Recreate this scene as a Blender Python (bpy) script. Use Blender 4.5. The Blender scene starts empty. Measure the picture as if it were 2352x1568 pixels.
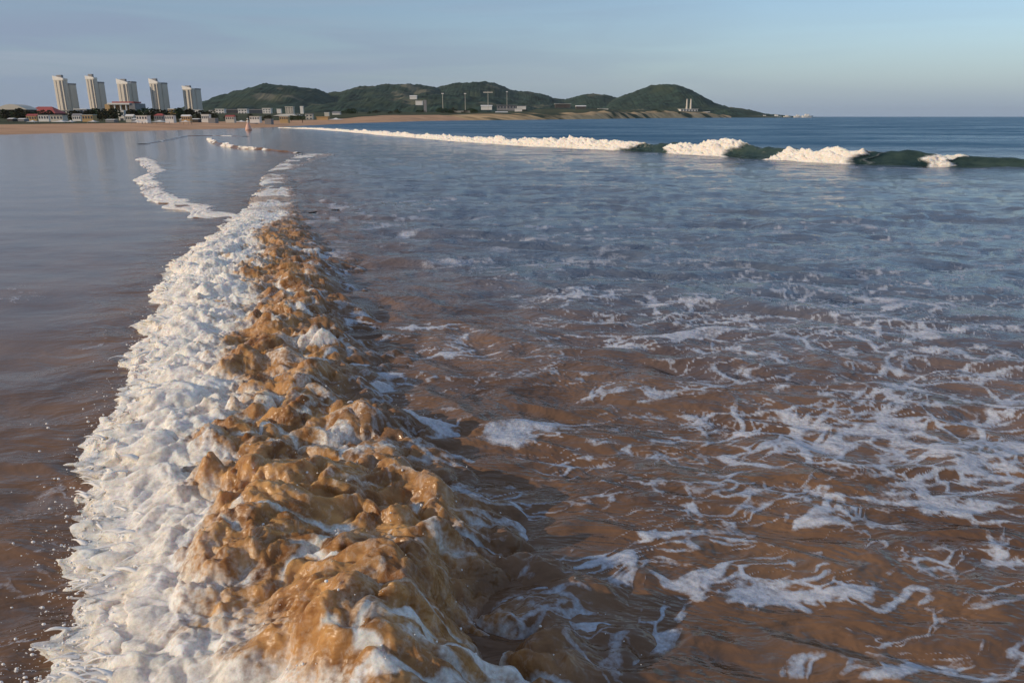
import bpy, math, random
import numpy as np
from mathutils import Vector, Euler

C = bpy.context.scene.collection
sc = bpy.context.scene
R = math.radians

# ------------------------------------------------------------------ camera
CAM_H = 1.6
F_PX, CX, CY, HORIZ = 1699.0, 1176.0, 784.0, 268.0
PITCH = math.atan((CY - HORIZ) / F_PX)
cam_d = bpy.data.cameras.new('camera')
cam = bpy.data.objects.new('camera', cam_d); C.objects.link(cam)
cam.location = (0, 0, CAM_H)
cam.rotation_euler = (R(90) - PITCH, 0, 0)
cam_d.sensor_width = 36; cam_d.lens = 36 * F_PX / 2352.0
cam_d.clip_start = 0.05; cam_d.clip_end = 60000
sc.camera = cam

# ------------------------------------------------------------------ sky, sun, exposure
SUN_EL, SUN_AZ = 19.0, -112.0        # azimuth from +Y (view), negative = left, clockwise positive
w = bpy.data.worlds.new('World'); sc.world = w; w.use_nodes = True
nt = w.node_tree; N = nt.nodes; L = nt.links
bg = N['Background']
sky = N.new('ShaderNodeTexSky'); sky.sky_type = 'NISHITA'; sky.sun_disc = False
sky.sun_elevation = R(SUN_EL); sky.sun_rotation = R(SUN_AZ)
sky.altitude = 0; sky.air_density = 1.0; sky.dust_density = 1.2; sky.ozone_density = 3.0
# thin high cloud in soft streaks, an added fill veil overhead, and the grey-blue haze of the lowest few degrees
tc = N.new('ShaderNodeTexCoord')
sx = N.new('ShaderNodeSeparateXYZ'); L.new(tc.outputs['Generated'], sx.inputs[0])
def wmath(op, a_, b_=None):
    x = N.new('ShaderNodeMath'); x.operation = op
    for i, v in enumerate((a_, b_)):
        if v is None: continue
        if isinstance(v, (int, float)): x.inputs[i].default_value = v
        else: L.new(v, x.inputs[i])
    return x.outputs[0]
def wrange(v, a_, b_, c_, d_):
    x = N.new('ShaderNodeMapRange')
    for k, q in zip(('From Min', 'From Max', 'To Min', 'To Max'), (a_, b_, c_, d_)): x.inputs[k].default_value = q
    L.new(v, x.inputs['Value']); return x.outputs['Result']
def wmix(f, a_, b_):
    x = N.new('ShaderNodeMixRGB'); L.new(f, x.inputs['Fac']); L.new(a_, x.inputs['Color1']); x.inputs['Color2'].default_value = (*b_, 1); return x.outputs['Color']
def wnoise(vs, scale, det, rot=0.0):
    mp = N.new('ShaderNodeMapping'); mp.inputs['Scale'].default_value = vs; mp.inputs['Rotation'].default_value = (0, rot, 0)
    L.new(tc.outputs['Generated'], mp.inputs['Vector'])
    nz = N.new('ShaderNodeTexNoise'); nz.inputs['Scale'].default_value = scale; nz.inputs['Detail'].default_value = det
    nz.inputs['Distortion'].default_value = 0.5; L.new(mp.outputs['Vector'], nz.inputs['Vector']); return nz.outputs['Fac']
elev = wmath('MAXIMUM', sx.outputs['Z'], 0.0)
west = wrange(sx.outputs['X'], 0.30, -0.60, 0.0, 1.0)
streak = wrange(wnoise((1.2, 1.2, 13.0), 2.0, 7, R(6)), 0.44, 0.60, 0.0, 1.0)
cloud_and_fill = wmath('ADD', wmath('MULTIPLY', streak, wrange(west, 0, 1, 0.10, 0.85)), wrange(elev, 0.12, 0.45, 0.0, 0.62))  # streaks plus an even veil added overhead, out of view, to lift fill light
haze_f = wmath('MULTIPLY', wmath('POWER', 2.718, wmath('MULTIPLY', elev, -13.0)), 0.92)
c1 = wmix(haze_f, sky.outputs['Color'], (2.08, 2.68, 3.50))
c1 = wmix(wmath('MULTIPLY', west, 0.55), c1, (1.18, 1.62, 2.45))      # a thin grey-blue bank of cloud towards the west
mxc = wmix(cloud_and_fill, c1, (1.72, 2.15, 2.95))
streak2 = wrange(wnoise((0.9, 0.9, 16.0), 2.6, 7, R(-5)), 0.47, 0.66, 0.0, 1.0)
mxc = wmix(wmath('MULTIPLY', streak2, wrange(west, 0, 1, 0.06, 0.42)), mxc, (2.45, 2.75, 3.35))
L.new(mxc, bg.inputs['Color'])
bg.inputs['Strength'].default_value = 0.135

sun_d = bpy.data.lights.new('sun', 'SUN'); sun_d.energy = 2.7; sun_d.angle = R(0.5)
sun_d.color = (1.0, 0.80, 0.58)
sun = bpy.data.objects.new('sun', sun_d); C.objects.link(sun)
sdir = Vector((math.sin(R(SUN_AZ)) * math.cos(R(SUN_EL)), math.cos(R(SUN_AZ)) * math.cos(R(SUN_EL)), math.sin(R(SUN_EL))))
sun.rotation_euler = sdir.to_track_quat('Z', 'Y').to_euler()

sc.view_settings.view_transform = 'Standard'; sc.view_settings.look = 'None'
sc.view_settings.exposure = 0.22; sc.view_settings.gamma = 1.0
sc.view_settings.use_curve_mapping = False
sc.render.engine = 'CYCLES'
sc.cycles.max_bounces = 6; sc.cycles.use_denoising = True
sc.cycles.caustics_reflective = False; sc.cycles.caustics_refractive = False

# ------------------------------------------------------------------ helpers
rng = np.random.default_rng(7)
random.seed(11)

def ray(px, py):
    xc = (px - CX) / F_PX; yc = (CY - py) / F_PX
    cp, sp = math.cos(PITCH), math.sin(PITCH)
    return np.array([xc, cp + yc * sp, -sp + yc * cp])

def ground(px, py, z=0.0):
    d = ray(px, py); t = (z - CAM_H) / d[2]
    return np.array([d[0] * t, d[1] * t])

def at(px, py, dist):
    d = ray(px, py); t = dist / d[1]
    return np.array([d[0] * t, dist, CAM_H + d[2] * t])

_perm = np.arange(256); rng.shuffle(_perm); _perm = np.concatenate([_perm, _perm, _perm]).astype(np.int32)
_ang = rng.random(256) * 2 * np.pi
_gx, _gy = np.cos(_ang).astype(np.float32), np.sin(_ang).astype(np.float32)
_rx, _ry, _rv = rng.random(256).astype(np.float32), rng.random(256).astype(np.float32), rng.random(256).astype(np.float32)

def perlin(x, y, seed=0):
    x = np.asarray(x, dtype=np.float64) + seed * 17.31; y = np.asarray(y, dtype=np.float64) - seed * 9.73
    xf, yf = np.floor(x), np.floor(y)
    xi = xf.astype(np.int64) & 255; yi = yf.astype(np.int64) & 255
    fx = (x - xf).astype(np.float32); fy = (y - yf).astype(np.float32)
    u = fx * fx * fx * (fx * (fx * 6 - 15) + 10); v = fy * fy * fy * (fy * (fy * 6 - 15) + 10)
    def g(a, b, dx, dy):
        h = _perm[_perm[(xi + a) & 255] + ((yi + b) & 255)]
        return _gx[h] * dx + _gy[h] * dy
    n00 = g(0, 0, fx, fy); n10 = g(1, 0, fx - 1, fy); n01 = g(0, 1, fx, fy - 1); n11 = g(1, 1, fx - 1, fy - 1)
    a = n00 + u * (n10 - n00); b = n01 + u * (n11 - n01)
    return (a + v * (b - a)) * 1.5

def fbm(x, y, octv=4, seed=0, gain=0.5, lac=2.03):
    s = 0; a = 1.0; t = 0; f = 1.0
    for i in range(octv):
        s = s + a * perlin(x * f, y * f, seed + i * 3); t += a; a *= gain; f *= lac
    return s / t

def billow(x, y, octv=4, seed=0, gain=0.5):
    s = 0; a = 1.0; t = 0; f = 1.0
    for i in range(octv):
        s = s + a * np.abs(perlin(x * f, y * f, seed + i * 5)); t += a; a *= gain; f *= 2.11
    return s / t

def worley(x, y, seed=0):
    x = np.asarray(x, dtype=np.float64) + seed * 5.17; y = np.asarray(y, dtype=np.float64) + seed * 3.91
    xf, yf = np.floor(x), np.floor(y)
    xi, yi = xf.astype(np.int64), yf.astype(np.int64)
    fx, fy = (x - xf).astype(np.float32), (y - yf).astype(np.float32)
    F1 = np.full(x.shape, 9.0, np.float32); F2 = F1.copy(); ID = np.zeros(x.shape, np.float32)
    for a in (-1, 0, 1):
        for b in (-1, 0, 1):
            h = _perm[_perm[(xi + a) & 255] + ((yi + b) & 255)]
            dx = a + _rx[h] - fx; dy = b + _ry[h] - fy
            d = np.sqrt(dx * dx + dy * dy)
            near = d < F1
            F2 = np.where(near, F1, np.minimum(F2, d)); ID = np.where(near, _rv[h], ID); F1 = np.where(near, d, F1)
    return F1, F2, ID

def sstep(a, b, x):
    t = np.clip((x - a) / (b - a), 0, 1); return t * t * (3 - 2 * t)

def mesh_np(name, verts, quads, attrs=None, mat=None, parent=None, smooth=True, link=True):
    me = bpy.data.meshes.new(name)
    nv, nf = len(verts), len(quads)
    me.vertices.add(nv); me.vertices.foreach_set('co', np.ascontiguousarray(verts, np.float32).ravel())
    k = quads.shape[1]
    me.loops.add(nf * k); me.loops.foreach_set('vertex_index', np.ascontiguousarray(quads, np.int32).ravel())
    me.polygons.add(nf); me.polygons.foreach_set('loop_start', np.arange(0, nf * k, k, dtype=np.int32))
    me.update(calc_edges=True)
    me.polygons.foreach_set('use_smooth', np.full(nf, smooth, dtype=bool))
    for an, av in (attrs or {}).items():
        at_ = me.attributes.new(an, 'FLOAT', 'POINT'); at_.data.foreach_set('value', np.ascontiguousarray(av, np.float32).ravel())
    if mat: me.materials.append(mat)
    me.update()
    o = bpy.data.objects.new(name, me)
    if link: C.objects.link(o)
    if parent: o.parent = parent
    return o

def grid_quads(nr, nc):
    i = np.arange(nr * nc).reshape(nr, nc)
    return np.stack([i[:-1, :-1], i[:-1, 1:], i[1:, 1:], i[1:, :-1]], -1).reshape(-1, 4)

def tag(o, label=None, cat=None, group=None, kind=None):
    if label: o['label'] = label
    if cat: o['category'] = cat
    if group: o['group'] = group
    if kind: o['kind'] = kind
    return o

def empty(name, loc, rz=0):
    o = bpy.data.objects.new(name, None); o.location = loc; o.rotation_euler = (0, 0, rz); C.objects.link(o); return o

class MB:
    def __init__(s): s.v = []; s.f = []
    def add(s, vs, fs):
        b = len(s.v); s.v += [tuple(p) for p in vs]; s.f += [tuple(i + b for i in f) for f in fs]
    def box(s, x0, x1, y0, y1, z0, z1):
        s.add([(x0, y0, z0), (x1, y0, z0), (x1, y1, z0), (x0, y1, z0), (x0, y0, z1), (x1, y0, z1), (x1, y1, z1), (x0, y1, z1)],
              [(3, 2, 1, 0), (4, 5, 6, 7), (0, 1, 5, 4), (1, 2, 6, 5), (2, 3, 7, 6), (3, 0, 4, 7)])
    def loft(s, rings, cap=True):
        n = len(rings[0]); b = len(s.v)
        for r in rings: s.v += [tuple(p) for p in r]
        for k in range(len(rings) - 1):
            for i in range(n):
                j = (i + 1) % n
                s.f.append((b + k * n + i, b + k * n + j, b + (k + 1) * n + j, b + (k + 1) * n + i))
        if cap:
            s.f.append(tuple(b + i for i in reversed(range(n)))); s.f.append(tuple(b + (len(rings) - 1) * n + i for i in range(n)))
    def tube(s, p0, p1, r0, r1, n=6):
        p0, p1 = Vector(p0), Vector(p1); d = (p1 - p0).normalized()
        a = d.orthogonal().normalized(); c = d.cross(a)
        s.loft([[p + a * (r * math.cos(2 * math.pi * i / n)) + c * (r * math.sin(2 * math.pi * i / n)) for i in range(n)] for p, r in ((p0, r0), (p1, r1))])
    def build(s, name, mat, parent=None, smooth=False, link=True):
        me = bpy.data.meshes.new(name); me.from_pydata(s.v, [], s.f); me.update()
        if smooth: me.polygons.foreach_set('use_smooth', [True] * len(me.polygons))
        if mat: me.materials.append(mat)
        o = bpy.data.objects.new(name, me)
        if link: C.objects.link(o)
        if parent: o.parent = parent
        return o

# ------------------------------------------------------------------ materials
def new_mat(name):
    m = bpy.data.materials.new(name); m.use_nodes = True
    return m, m.node_tree.nodes, m.node_tree.links, m.node_tree.nodes['Principled BSDF']

def simple(name, col, rough=0.8, var=0.15, scale=0.3, spec=0.3):
    m, n, l, p = new_mat(name)
    t = n.new('ShaderNodeTexCoord'); z = n.new('ShaderNodeTexNoise'); z.inputs['Scale'].default_value = scale; z.inputs['Detail'].default_value = 5
    l.new(t.outputs['Object'], z.inputs['Vector'])
    r = n.new('ShaderNodeMapRange'); r.inputs['To Min'].default_value = 1 - var; r.inputs['To Max'].default_value = 1 + var
    r.inputs['From Min'].default_value = 0.3; r.inputs['From Max'].default_value = 0.7
    l.new(z.outputs['Fac'], r.inputs['Value'])
    h = n.new('ShaderNodeMixRGB'); h.blend_type = 'MULTIPLY'; h.inputs['Fac'].default_value = 1; h.inputs['Color1'].default_value = (*col, 1)
    l.new(r.outputs['Result'], h.inputs['Color2']); l.new(h.outputs['Color'], p.inputs['Base Color'])
    p.inputs['Roughness'].default_value = rough; p.inputs['Specular IOR Level'].default_value = spec
    return m

def seawater_material():
    m, n, l, p = new_mat('seawater')
    def attr(nm):
        a = n.new('ShaderNodeAttribute'); a.attribute_name = nm; return a.outputs['Fac']
    def mixc(f, a, b):
        x = n.new('ShaderNodeMixRGB')
        for s_, v in ((x.inputs['Fac'], f), (x.inputs['Color1'], a), (x.inputs['Color2'], b)):
            if isinstance(v, tuple): s_.default_value = (*v, 1)
            elif isinstance(v, (int, float)): s_.default_value = v
            else: l.new(v, s_)
        return x.outputs['Color']
    def rang(v, a, b, c, d):
        x = n.new('ShaderNodeMapRange')
        for k, q in zip(('From Min', 'From Max', 'To Min', 'To Max'), (a, b, c, d)): x.inputs[k].default_value = q
        l.new(v, x.inputs['Value']); return x.outputs['Result']
    def math_(op, a, b):
        x = n.new('ShaderNodeMath'); x.operation = op
        for i, v in enumerate((a, b)):
            if isinstance(v, (int, float)): x.inputs[i].default_value = v
            else: l.new(v, x.inputs[i])
        return x.outputs[0]
    geo = n.new('ShaderNodeNewGeometry')
    def noise(scale, detail, vec_scale=(1, 1, 1), rough=0.55, dist=0.0):
        mpn = n.new('ShaderNodeMapping'); mpn.inputs['Scale'].default_value = vec_scale
        l.new(geo.outputs['Position'], mpn.inputs['Vector'])
        z = n.new('ShaderNodeTexNoise'); z.inputs['Scale'].default_value = scale; z.inputs['Detail'].default_value = detail
        z.inputs['Roughness'].default_value = rough; z.inputs['Distortion'].default_value = dist
        l.new(mpn.outputs['Vector'], z.inputs['Vector']); return z.outputs['Fac']
    foam, deep, churn, calm, thick_lit, green = attr('foam'), attr('deep'), attr('churn'), attr('calm'), attr('thick_lit'), attr('green')
    # suspended sand comes in clouds
    sand_n = rang(noise(1.3, 5), 0.35, 0.65, 0, 1)
    brown = mixc(sand_n, (0.126, 0.070, 0.041), (0.205, 0.115, 0.062))
    ochre_n = rang(noise(6.0, 8, (1, 1, 1), 0.65, 0.8), 0.38, 0.64, 0, 1)
    ochre = mixc(ochre_n, (0.215, 0.092, 0.027), (0.54, 0.295, 0.110))
    body = mixc(churn, brown, ochre)
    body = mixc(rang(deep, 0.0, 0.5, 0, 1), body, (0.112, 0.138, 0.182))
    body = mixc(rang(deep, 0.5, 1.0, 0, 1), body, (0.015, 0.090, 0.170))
    body = mixc(green, body, mixc(rang(noise(0.9, 4, (1, 1, 2.5)), 0.35, 0.65, 0, 1), (0.012, 0.026, 0.020), (0.050, 0.075, 0.048)))
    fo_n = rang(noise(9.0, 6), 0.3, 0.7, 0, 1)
    foamc = mixc(thick_lit, (0.52, 0.54, 0.60), mixc(fo_n, (0.83, 0.74, 0.61), (0.88, 0.855, 0.82)))  # floating foam: thinner, with its sky-blue shade mixed into the colour
    # fine bubbles break the foam up
    bub = rang(noise(60.0, 4), 0.25, 0.75, -0.28, 0.28)
    fm = math_('ADD', foam, math_('MULTIPLY', bub, rang(foam, 0.0, 0.5, 0.0, 1.0)))
    speck = math_('MULTIPLY', rang(noise(22.0, 8, (1, 1, 1), 0.72), 0.55, 0.70, 0, 0.46), churn)
    strk = math_('MULTIPLY', rang(noise(26.0, 6, (1.0, 0.30, 0.6), 0.7, 0.6), 0.53, 0.74, 0, 0.46), churn)
    speck = math_('MAXIMUM', speck, strk)
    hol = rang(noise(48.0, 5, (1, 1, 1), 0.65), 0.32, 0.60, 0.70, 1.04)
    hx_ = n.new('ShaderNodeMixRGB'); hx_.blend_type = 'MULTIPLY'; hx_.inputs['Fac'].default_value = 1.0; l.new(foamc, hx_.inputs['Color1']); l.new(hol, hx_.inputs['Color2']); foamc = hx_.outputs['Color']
    fm = math_('MAXIMUM', rang(fm, 0.22, 0.78, 0, 1), speck)
    col = mixc(fm, body, foamc)
    l.new(col, p.inputs['Base Color'])
    wet = math_('ADD', math_('ADD', 0.12, math_('MULTIPLY', rang(deep, 0.5, 1.0, 0.0, 0.24), rang(noise(0.12, 4, (0.35, 1.0, 1.0), 0.6), 0.38, 0.62, 0.55, 1.5))), math_('MULTIPLY', churn, 0.22))
    l.new(math_('ADD', math_('MULTIPLY', rang(fm, 0, 1, 1, 0), wet), math_('MULTIPLY', fm, 0.75)), p.inputs['Roughness'])
    p.inputs['IOR'].default_value = 1.33
    l.new(math_('MULTIPLY', math_('MAXIMUM', fm, math_('MULTIPLY', churn, 0.6)), 0.55), p.inputs['Subsurface Weight'])
    p.inputs['Subsurface Radius'].default_value = (1.0, 0.62, 0.38); p.inputs['Subsurface Scale'].default_value = 0.10
    l.new(math_('MULTIPLY', rang(fm, 0, 1, 0.5, 0.2), rang(deep, 0.6, 1.0, 1.0, 0.5)), p.inputs['Specular IOR Level'])
    # ripples too small for the mesh
    r1 = noise(3.2, 4, (0.55, 1.0, 1.0), 0.6, 0.5)
    r2 = noise(16.0, 3, (0.6, 1.0, 1.0), 0.55, 0.4)
    r3 = noise(0.22, 6, (0.5, 1.0, 1.0), 0.62, 0.4)
    act = rang(calm, 0, 1, 1.0, 0.05)
    # facets of the open water too fine for a mesh: tilt the normal directly (bump fades with distance)
    mpf = n.new('ShaderNodeMapping'); mpf.inputs['Scale'].default_value = (0.32, 1.15, 1.0); l.new(geo.outputs['Position'], mpf.inputs['Vector'])
    nf = n.new('ShaderNodeTexNoise'); nf.inputs['Scale'].default_value = 2.2; nf.inputs['Detail'].default_value = 4; nf.inputs['Roughness'].default_value = 0.6
    l.new(mpf.outputs['Vector'], nf.inputs['Vector'])
    sb = n.new('ShaderNodeVectorMath'); sb.operation = 'SUBTRACT'; l.new(nf.outputs['Color'], sb.inputs[0]); sb.inputs[1].default_value = (0.5, 0.5, 0.5)
    ml = n.new('ShaderNodeVectorMath'); ml.operation = 'MULTIPLY'; l.new(sb.outputs[0], ml.inputs[0]); ml.inputs[1].default_value = (1.2, 2.0, 0.0)
    amp = math_('MULTIPLY', math_('MULTIPLY', act, rang(deep, 0.15, 0.5, 0.30, 1.0)), rang(r3, 0.35, 0.65, 0.45, 1.35))
    sc_ = n.new('ShaderNodeVectorMath'); sc_.operation = 'SCALE'; l.new(ml.outputs[0], sc_.inputs[0]); l.new(amp, sc_.inputs['Scale'])
    ad = n.new('ShaderNodeVectorMath'); ad.operation = 'ADD'; l.new(geo.outputs['Normal'], ad.inputs[0]); l.new(sc_.outputs[0], ad.inputs[1])
    b3 = n.new('ShaderNodeVectorMath'); b3.operation = 'NORMALIZE'; l.new(ad.outputs[0], b3.inputs[0])
    b1 = n.new('ShaderNodeBump'); b1.inputs['Distance'].default_value = 0.14
    l.new(r1, b1.inputs['Height']); l.new(math_('MULTIPLY', act, 0.7), b1.inputs['Strength']); l.new(b3.outputs[0], b1.inputs['Normal'])
    b2 = n.new('ShaderNodeBump'); b2.inputs['Distance'].default_value = 0.015
    l.new(r2, b2.inputs['Height']); l.new(math_('MULTIPLY', act, 0.7), b2.inputs['Strength']); l.new(b1.outputs['Normal'], b2.inputs['Normal'])
    bf = n.new('ShaderNodeBump'); bf.inputs['Distance'].default_value = 0.008
    l.new(noise(34.0, 8, (1, 1, 1), 0.75), bf.inputs['Height']); l.new(math_('MULTIPLY', fm, 0.8), bf.inputs['Strength']); l.new(b2.outputs['Normal'], bf.inputs['Normal'])
    l.new(bf.outputs['Normal'], p.inputs['Normal'])
    return m

M = {}
M['sea'] = seawater_material()
M['sand'] = simple('beach_sand', (0.50, 0.285, 0.155), 0.9, 0.2, 0.15)
M['foam'] = simple('spray_foam', (0.82, 0.80, 0.77), 0.5, 0.06, 20)

# ------------------------------------------------------------------ the sea
def dense_rows(lst, extra): return np.unique(np.concatenate([lst, extra]))

# shoreline of the bay, from beside the camera round to the headland's tip
SHORE = np.array([(-64, 20), (-57, 45), (-49, 70), (-43.5, 95), (-39, 114), (-38, 150), (-39.5, 190), (-31, 300), (33, 450), (150, 800), (330, 1130), (520, 1400)], float)

# near bore: photograph rows give its left edge, the white/brown limit and its trailing edge; all on the water plane
BORE = [(2300, 60, 760, 1500), (1700, 110, 660, 1300), (1568, 140, 560, 1480), (1500, 150, 530, 1420), (1400, 165, 480, 1330), (1300, 190, 480, 1270), (1200, 205, 440, 1195),
        (1130, 190, 425, 1110), (1060, 205, 455, 1040), (980, 240, 520, 1010), (930, 270, 545, 920), (870, 300, 515, 890), (820, 315, 530, 880),
        (760, 335, 550, 840), (700, 368, 575, 820), (650, 362, 570, 795), (600, 415, 600, 780), (550, 478, 590, 735), (500, 545, 650, 715),
        (470, 570, 672, 705), (430, 596, 655, 690), (400, 605, 645, 670), (378, 640, 682, 715), (360, 675, 730, 770), (353, 690, 760, 800)]
_b = [(ground(0, r[0])[1], ground(r[1], r[0])[0], ground(r[2], r[0])[0], ground(r[3], r[0])[0]) for r in BORE]
BY, BL, BW, BR = [np.array(c) for c in zip(*_b)]

def bore_u(X, Y):
    xl, xr = np.interp(Y, BY, BL), np.interp(Y, BY, BR)
    u = (X - xl) / (xr - xl)
    inside = (Y < BY[-1] + 2)
    return u, xr - xl, inside

def offshore(X, Y):
    """metres seaward of the line of the near bore (its heading carried on)"""
    ax, ay, bx, by = -0.6, 1.8, -10.7, 37.0
    dx, dy = bx - ax, by - ay; Ln = math.hypot(dx, dy)
    return ((X - ax) * dy - (Y - ay) * dx) / Ln

BRK = [(640, 326), (720, 297), (800, 303), (900, 312), (1060, 325), (1250, 337), (1460, 347), (1600, 354), (1780, 366), (1960, 378), (2140, 381), (2352, 384), (2700, 393)]
BRK[0] = (640, 294)
_k = np.array([ground(*p) for p in BRK])

def brk_dist(X, Y):
    yy = np.interp(X, _k[::-1][::-1][:, 0], _k[:, 1]) if _k[0, 0] < _k[-1, 0] else 0
    return Y - yy                      # > 0 beyond the breaker

def chop(X, Y):
    """short steep chop, metres"""
    wx = X + 0.25 * fbm(X * 1.1, Y * 1.1, 2, 21); wy = Y + 0.25 * fbm(X * 1.1, Y * 1.1, 2, 31)
    ca, sa = math.cos(R(14)), math.sin(R(14))
    a = (wx * ca - wy * sa); b = (wx * sa + wy * ca)
    h = 0.042 * (0.5 - np.sqrt(perlin(a * 0.55, b * 1.15, 41) ** 2 + 0.006) * 1.6)
    h = h + 0.034 * (0.5 - np.sqrt(perlin(a * 1.3, b * 2.5, 43) ** 2 + 0.006) * 1.6)
    h = h + 0.017 * (0.5 - np.sqrt(perlin(a * 2.9, b * 5.2, 47) ** 2 + 0.006) * 1.6)
    h = h + 0.026 * perlin(a * 0.25, b * 0.42, 49)
    h = h + 0.050 * (0.5 - 1.6 * np.sqrt(perlin(a * 0.38, b * 1.5, 51) ** 2 + 0.012)) * sstep(3.5, 8, Y)
    return h

# where the floating foam lies: centre px, centre py, half width px, half height px, weight
FOAM_SPOTS = [(2010, 985, 330, 75, .92), (2230, 1060, 300, 80, .85), (1780, 1010, 130, 70, .7), (1700, 1130, 210, 45, .8), (1900, 1180, 120, 25, .75), (2080, 930, 200, 40, .6),
              (2300, 960, 120, 60, .5), (1940, 905, 60, 25, .9), (1500, 900, 130, 22, .7), (1240, 990, 120, 26, .8), (1050, 800, 130, 35, .5), (1400, 790, 180, 30, .55),
              (1060, 603, 70, 13, 1.0), (1310, 603, 90, 12, 1.0), (1520, 600, 60, 8, .7), (1160, 645, 60, 12, .6), (1330, 680, 130, 22, .7), (1570, 690, 60, 20, .7),
              (1640, 740, 170, 40, .6), (1850, 780, 180, 40, .55), (1500, 650, 200, 30, .35), (1750, 650, 200, 20, .4), (1900, 700, 200, 30, .35), (2200, 800, 160, 50, .4), (2230, 750, 30, 40, .7),
              (760, 590, 70, 16, .9), (830, 500, 120, 22, .75), (700, 510, 60, 22, .95), (880, 545, 110, 20, .6), (740, 640, 70, 25, .7), (980, 470, 150, 18, .4), (800, 470, 90, 10, .7),
              (830, 755, 60, 20, .7), (950, 760, 90, 10, .8), (860, 880, 100, 20, .6), (960, 970, 70, 22, .8), (900, 1085, 110, 20, .9), (1190, 1170, 90, 40, .45), (1000, 1140, 120, 30, .4),
              (1370, 1290, 120, 25, .85), (1300, 1350, 70, 40, .7), (1650, 1330, 200, 35, .75), (1500, 1420, 60, 70, .75), (1900, 1360, 180, 35, .8), (2080, 1370, 60, 40, .7), (2150, 1280, 110, 35, .7),
              (2310, 1290, 50, 70, .7), (2270, 1390, 110, 22, .8), (2200, 1190, 40, 45, .6), (1580, 1170, 40, 40, .6), (1530, 1230, 60, 15, .8), (1650, 1255, 100, 14, .7), (1780, 1300, 120, 16, .5),
              (1400, 1470, 130, 40, .6), (2120, 1540, 170, 30, .7), (2000, 1450, 110, 30, .4), (1250, 1420, 120, 50, .5), (2250, 1480, 100, 20, .4), (1330, 1540, 100, 30, .5), (1850, 1530, 80, 25, .4),
              (2150, 880, 200, 40, .45), (1650, 860, 200, 30, .4), (1600, 970, 80, 40, .6), (1480, 1040, 120, 30, .45), (1280, 1060, 90, 22, .5)]

def foam_density(X, Y):
    D = np.zeros_like(X)
    for px, py, hw, hh, wt in FOAM_SPOTS:
        c = ground(px, py); a = ground(px + hw, py); t = ground(px, py - hh); b = ground(px, py + hh)
        sx_ = abs(a[0] - c[0]); sy_ = (t[1] - b[1]) / 2; kx = c[0] / c[1]
        dx = (X - c[0] - kx * (Y - c[1])) / sx_; dy = (Y - c[1]) / sy_
        D = np.maximum(D, wt * np.exp(-0.9 * (dx * dx + dy * dy)))
    return D

def foam_web(X, Y, D, seed=0):
    """lace of foam bands round open cells; D says how much of the water it covers"""
    ca, sa = math.cos(R(-16)), math.sin(R(-16))
    wx = X + 0.16 * fbm(X * 2.1, Y * 2.1, 4, seed + 61); wy = Y + 0.20 * fbm(X * 1.9, Y * 1.9, 4, seed + 67)
    a = wx * ca - wy * sa; b = wx * sa + wy * ca
    F1, F2, _ = worley(a * 2.3, b * 4.4, seed + 1)
    f1, f2, _ = worley(a * 6.0, b * 11, seed + 2)
    e1, e2 = F2 - F1, f2 - f1
    n1 = fbm(X * 3.0, Y * 3.5, 5, seed + 71, 0.6); n2 = fbm(a * 1.3, b * 2.2, 3, seed + 73); n3 = fbm(a * 9, b * 14, 3, seed + 75, .6)
    Dn = np.clip(D * 1.06 + 0.30 * n1 * sstep(0.02, 0.3, D) + 0.22 * n2 * sstep(0.05, 0.3, D), 0, 1.2)
    w1 = 0.07 + 0.25 * Dn * Dn + 0.05 * n3; w2 = 0.05 + 0.26 * Dn * Dn + 0.04 * n3
    s1 = (1 - sstep(0.35 * w1, 1.15 * w1 + .02, e1)) * sstep(0.12, 0.36, Dn) * sstep(-0.30, 0.05, n2 + 0.7 * (Dn - 0.35))
    s2 = (1 - sstep(0.3 * w2, 1.15 * w2 + .02, e2)) * sstep(0.30, 0.62, Dn) * 0.9
    far_ = sstep(11, 5.5, Y); s2 = s2 * far_
    film = 0.34 * sstep(0.6, 1.05, Dn + 0.35 * n1)
    lines = np.abs(fbm(a * 1.15, b * 3.4, 4, seed + 81)); lines2 = np.abs(fbm(a * 2.2 + 7, b * 6.6, 4, seed + 82))
    gate = sstep(-0.04, 0.20, D + 0.30 * fbm(X * 0.6, Y * 0.6, 2, seed + 83) + 0.05)
    thin = np.maximum((1 - sstep(0.010, 0.052, lines)) * 0.82, (1 - sstep(0.008, 0.050, lines2)) * 0.62 * far_) * gate * sstep(-0.24, 0.08, n1 + .05)
    # farther out the foam is drawn into long streaks along the wave crests
    q1 = fbm(a * 0.55, b * 2.1, 3, seed + 85); streaks = (1 - sstep(0.02, 0.16, np.abs(q1))) * sstep(0.04, 0.28, Dn) * sstep(-.3, .08, n2 + .5 * (Dn - .3)) * 0.8
    s1 = s1 * (0.15 + 0.85 * far_) + streaks * (1 - far_) * (1 - s1); thin = thin * far_
    f = 1 - (1 - s1) * (1 - s2) * (1 - film) * (1 - thin)
    return np.clip(f * (0.86 + 0.35 * n3), 0, 1)

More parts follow.
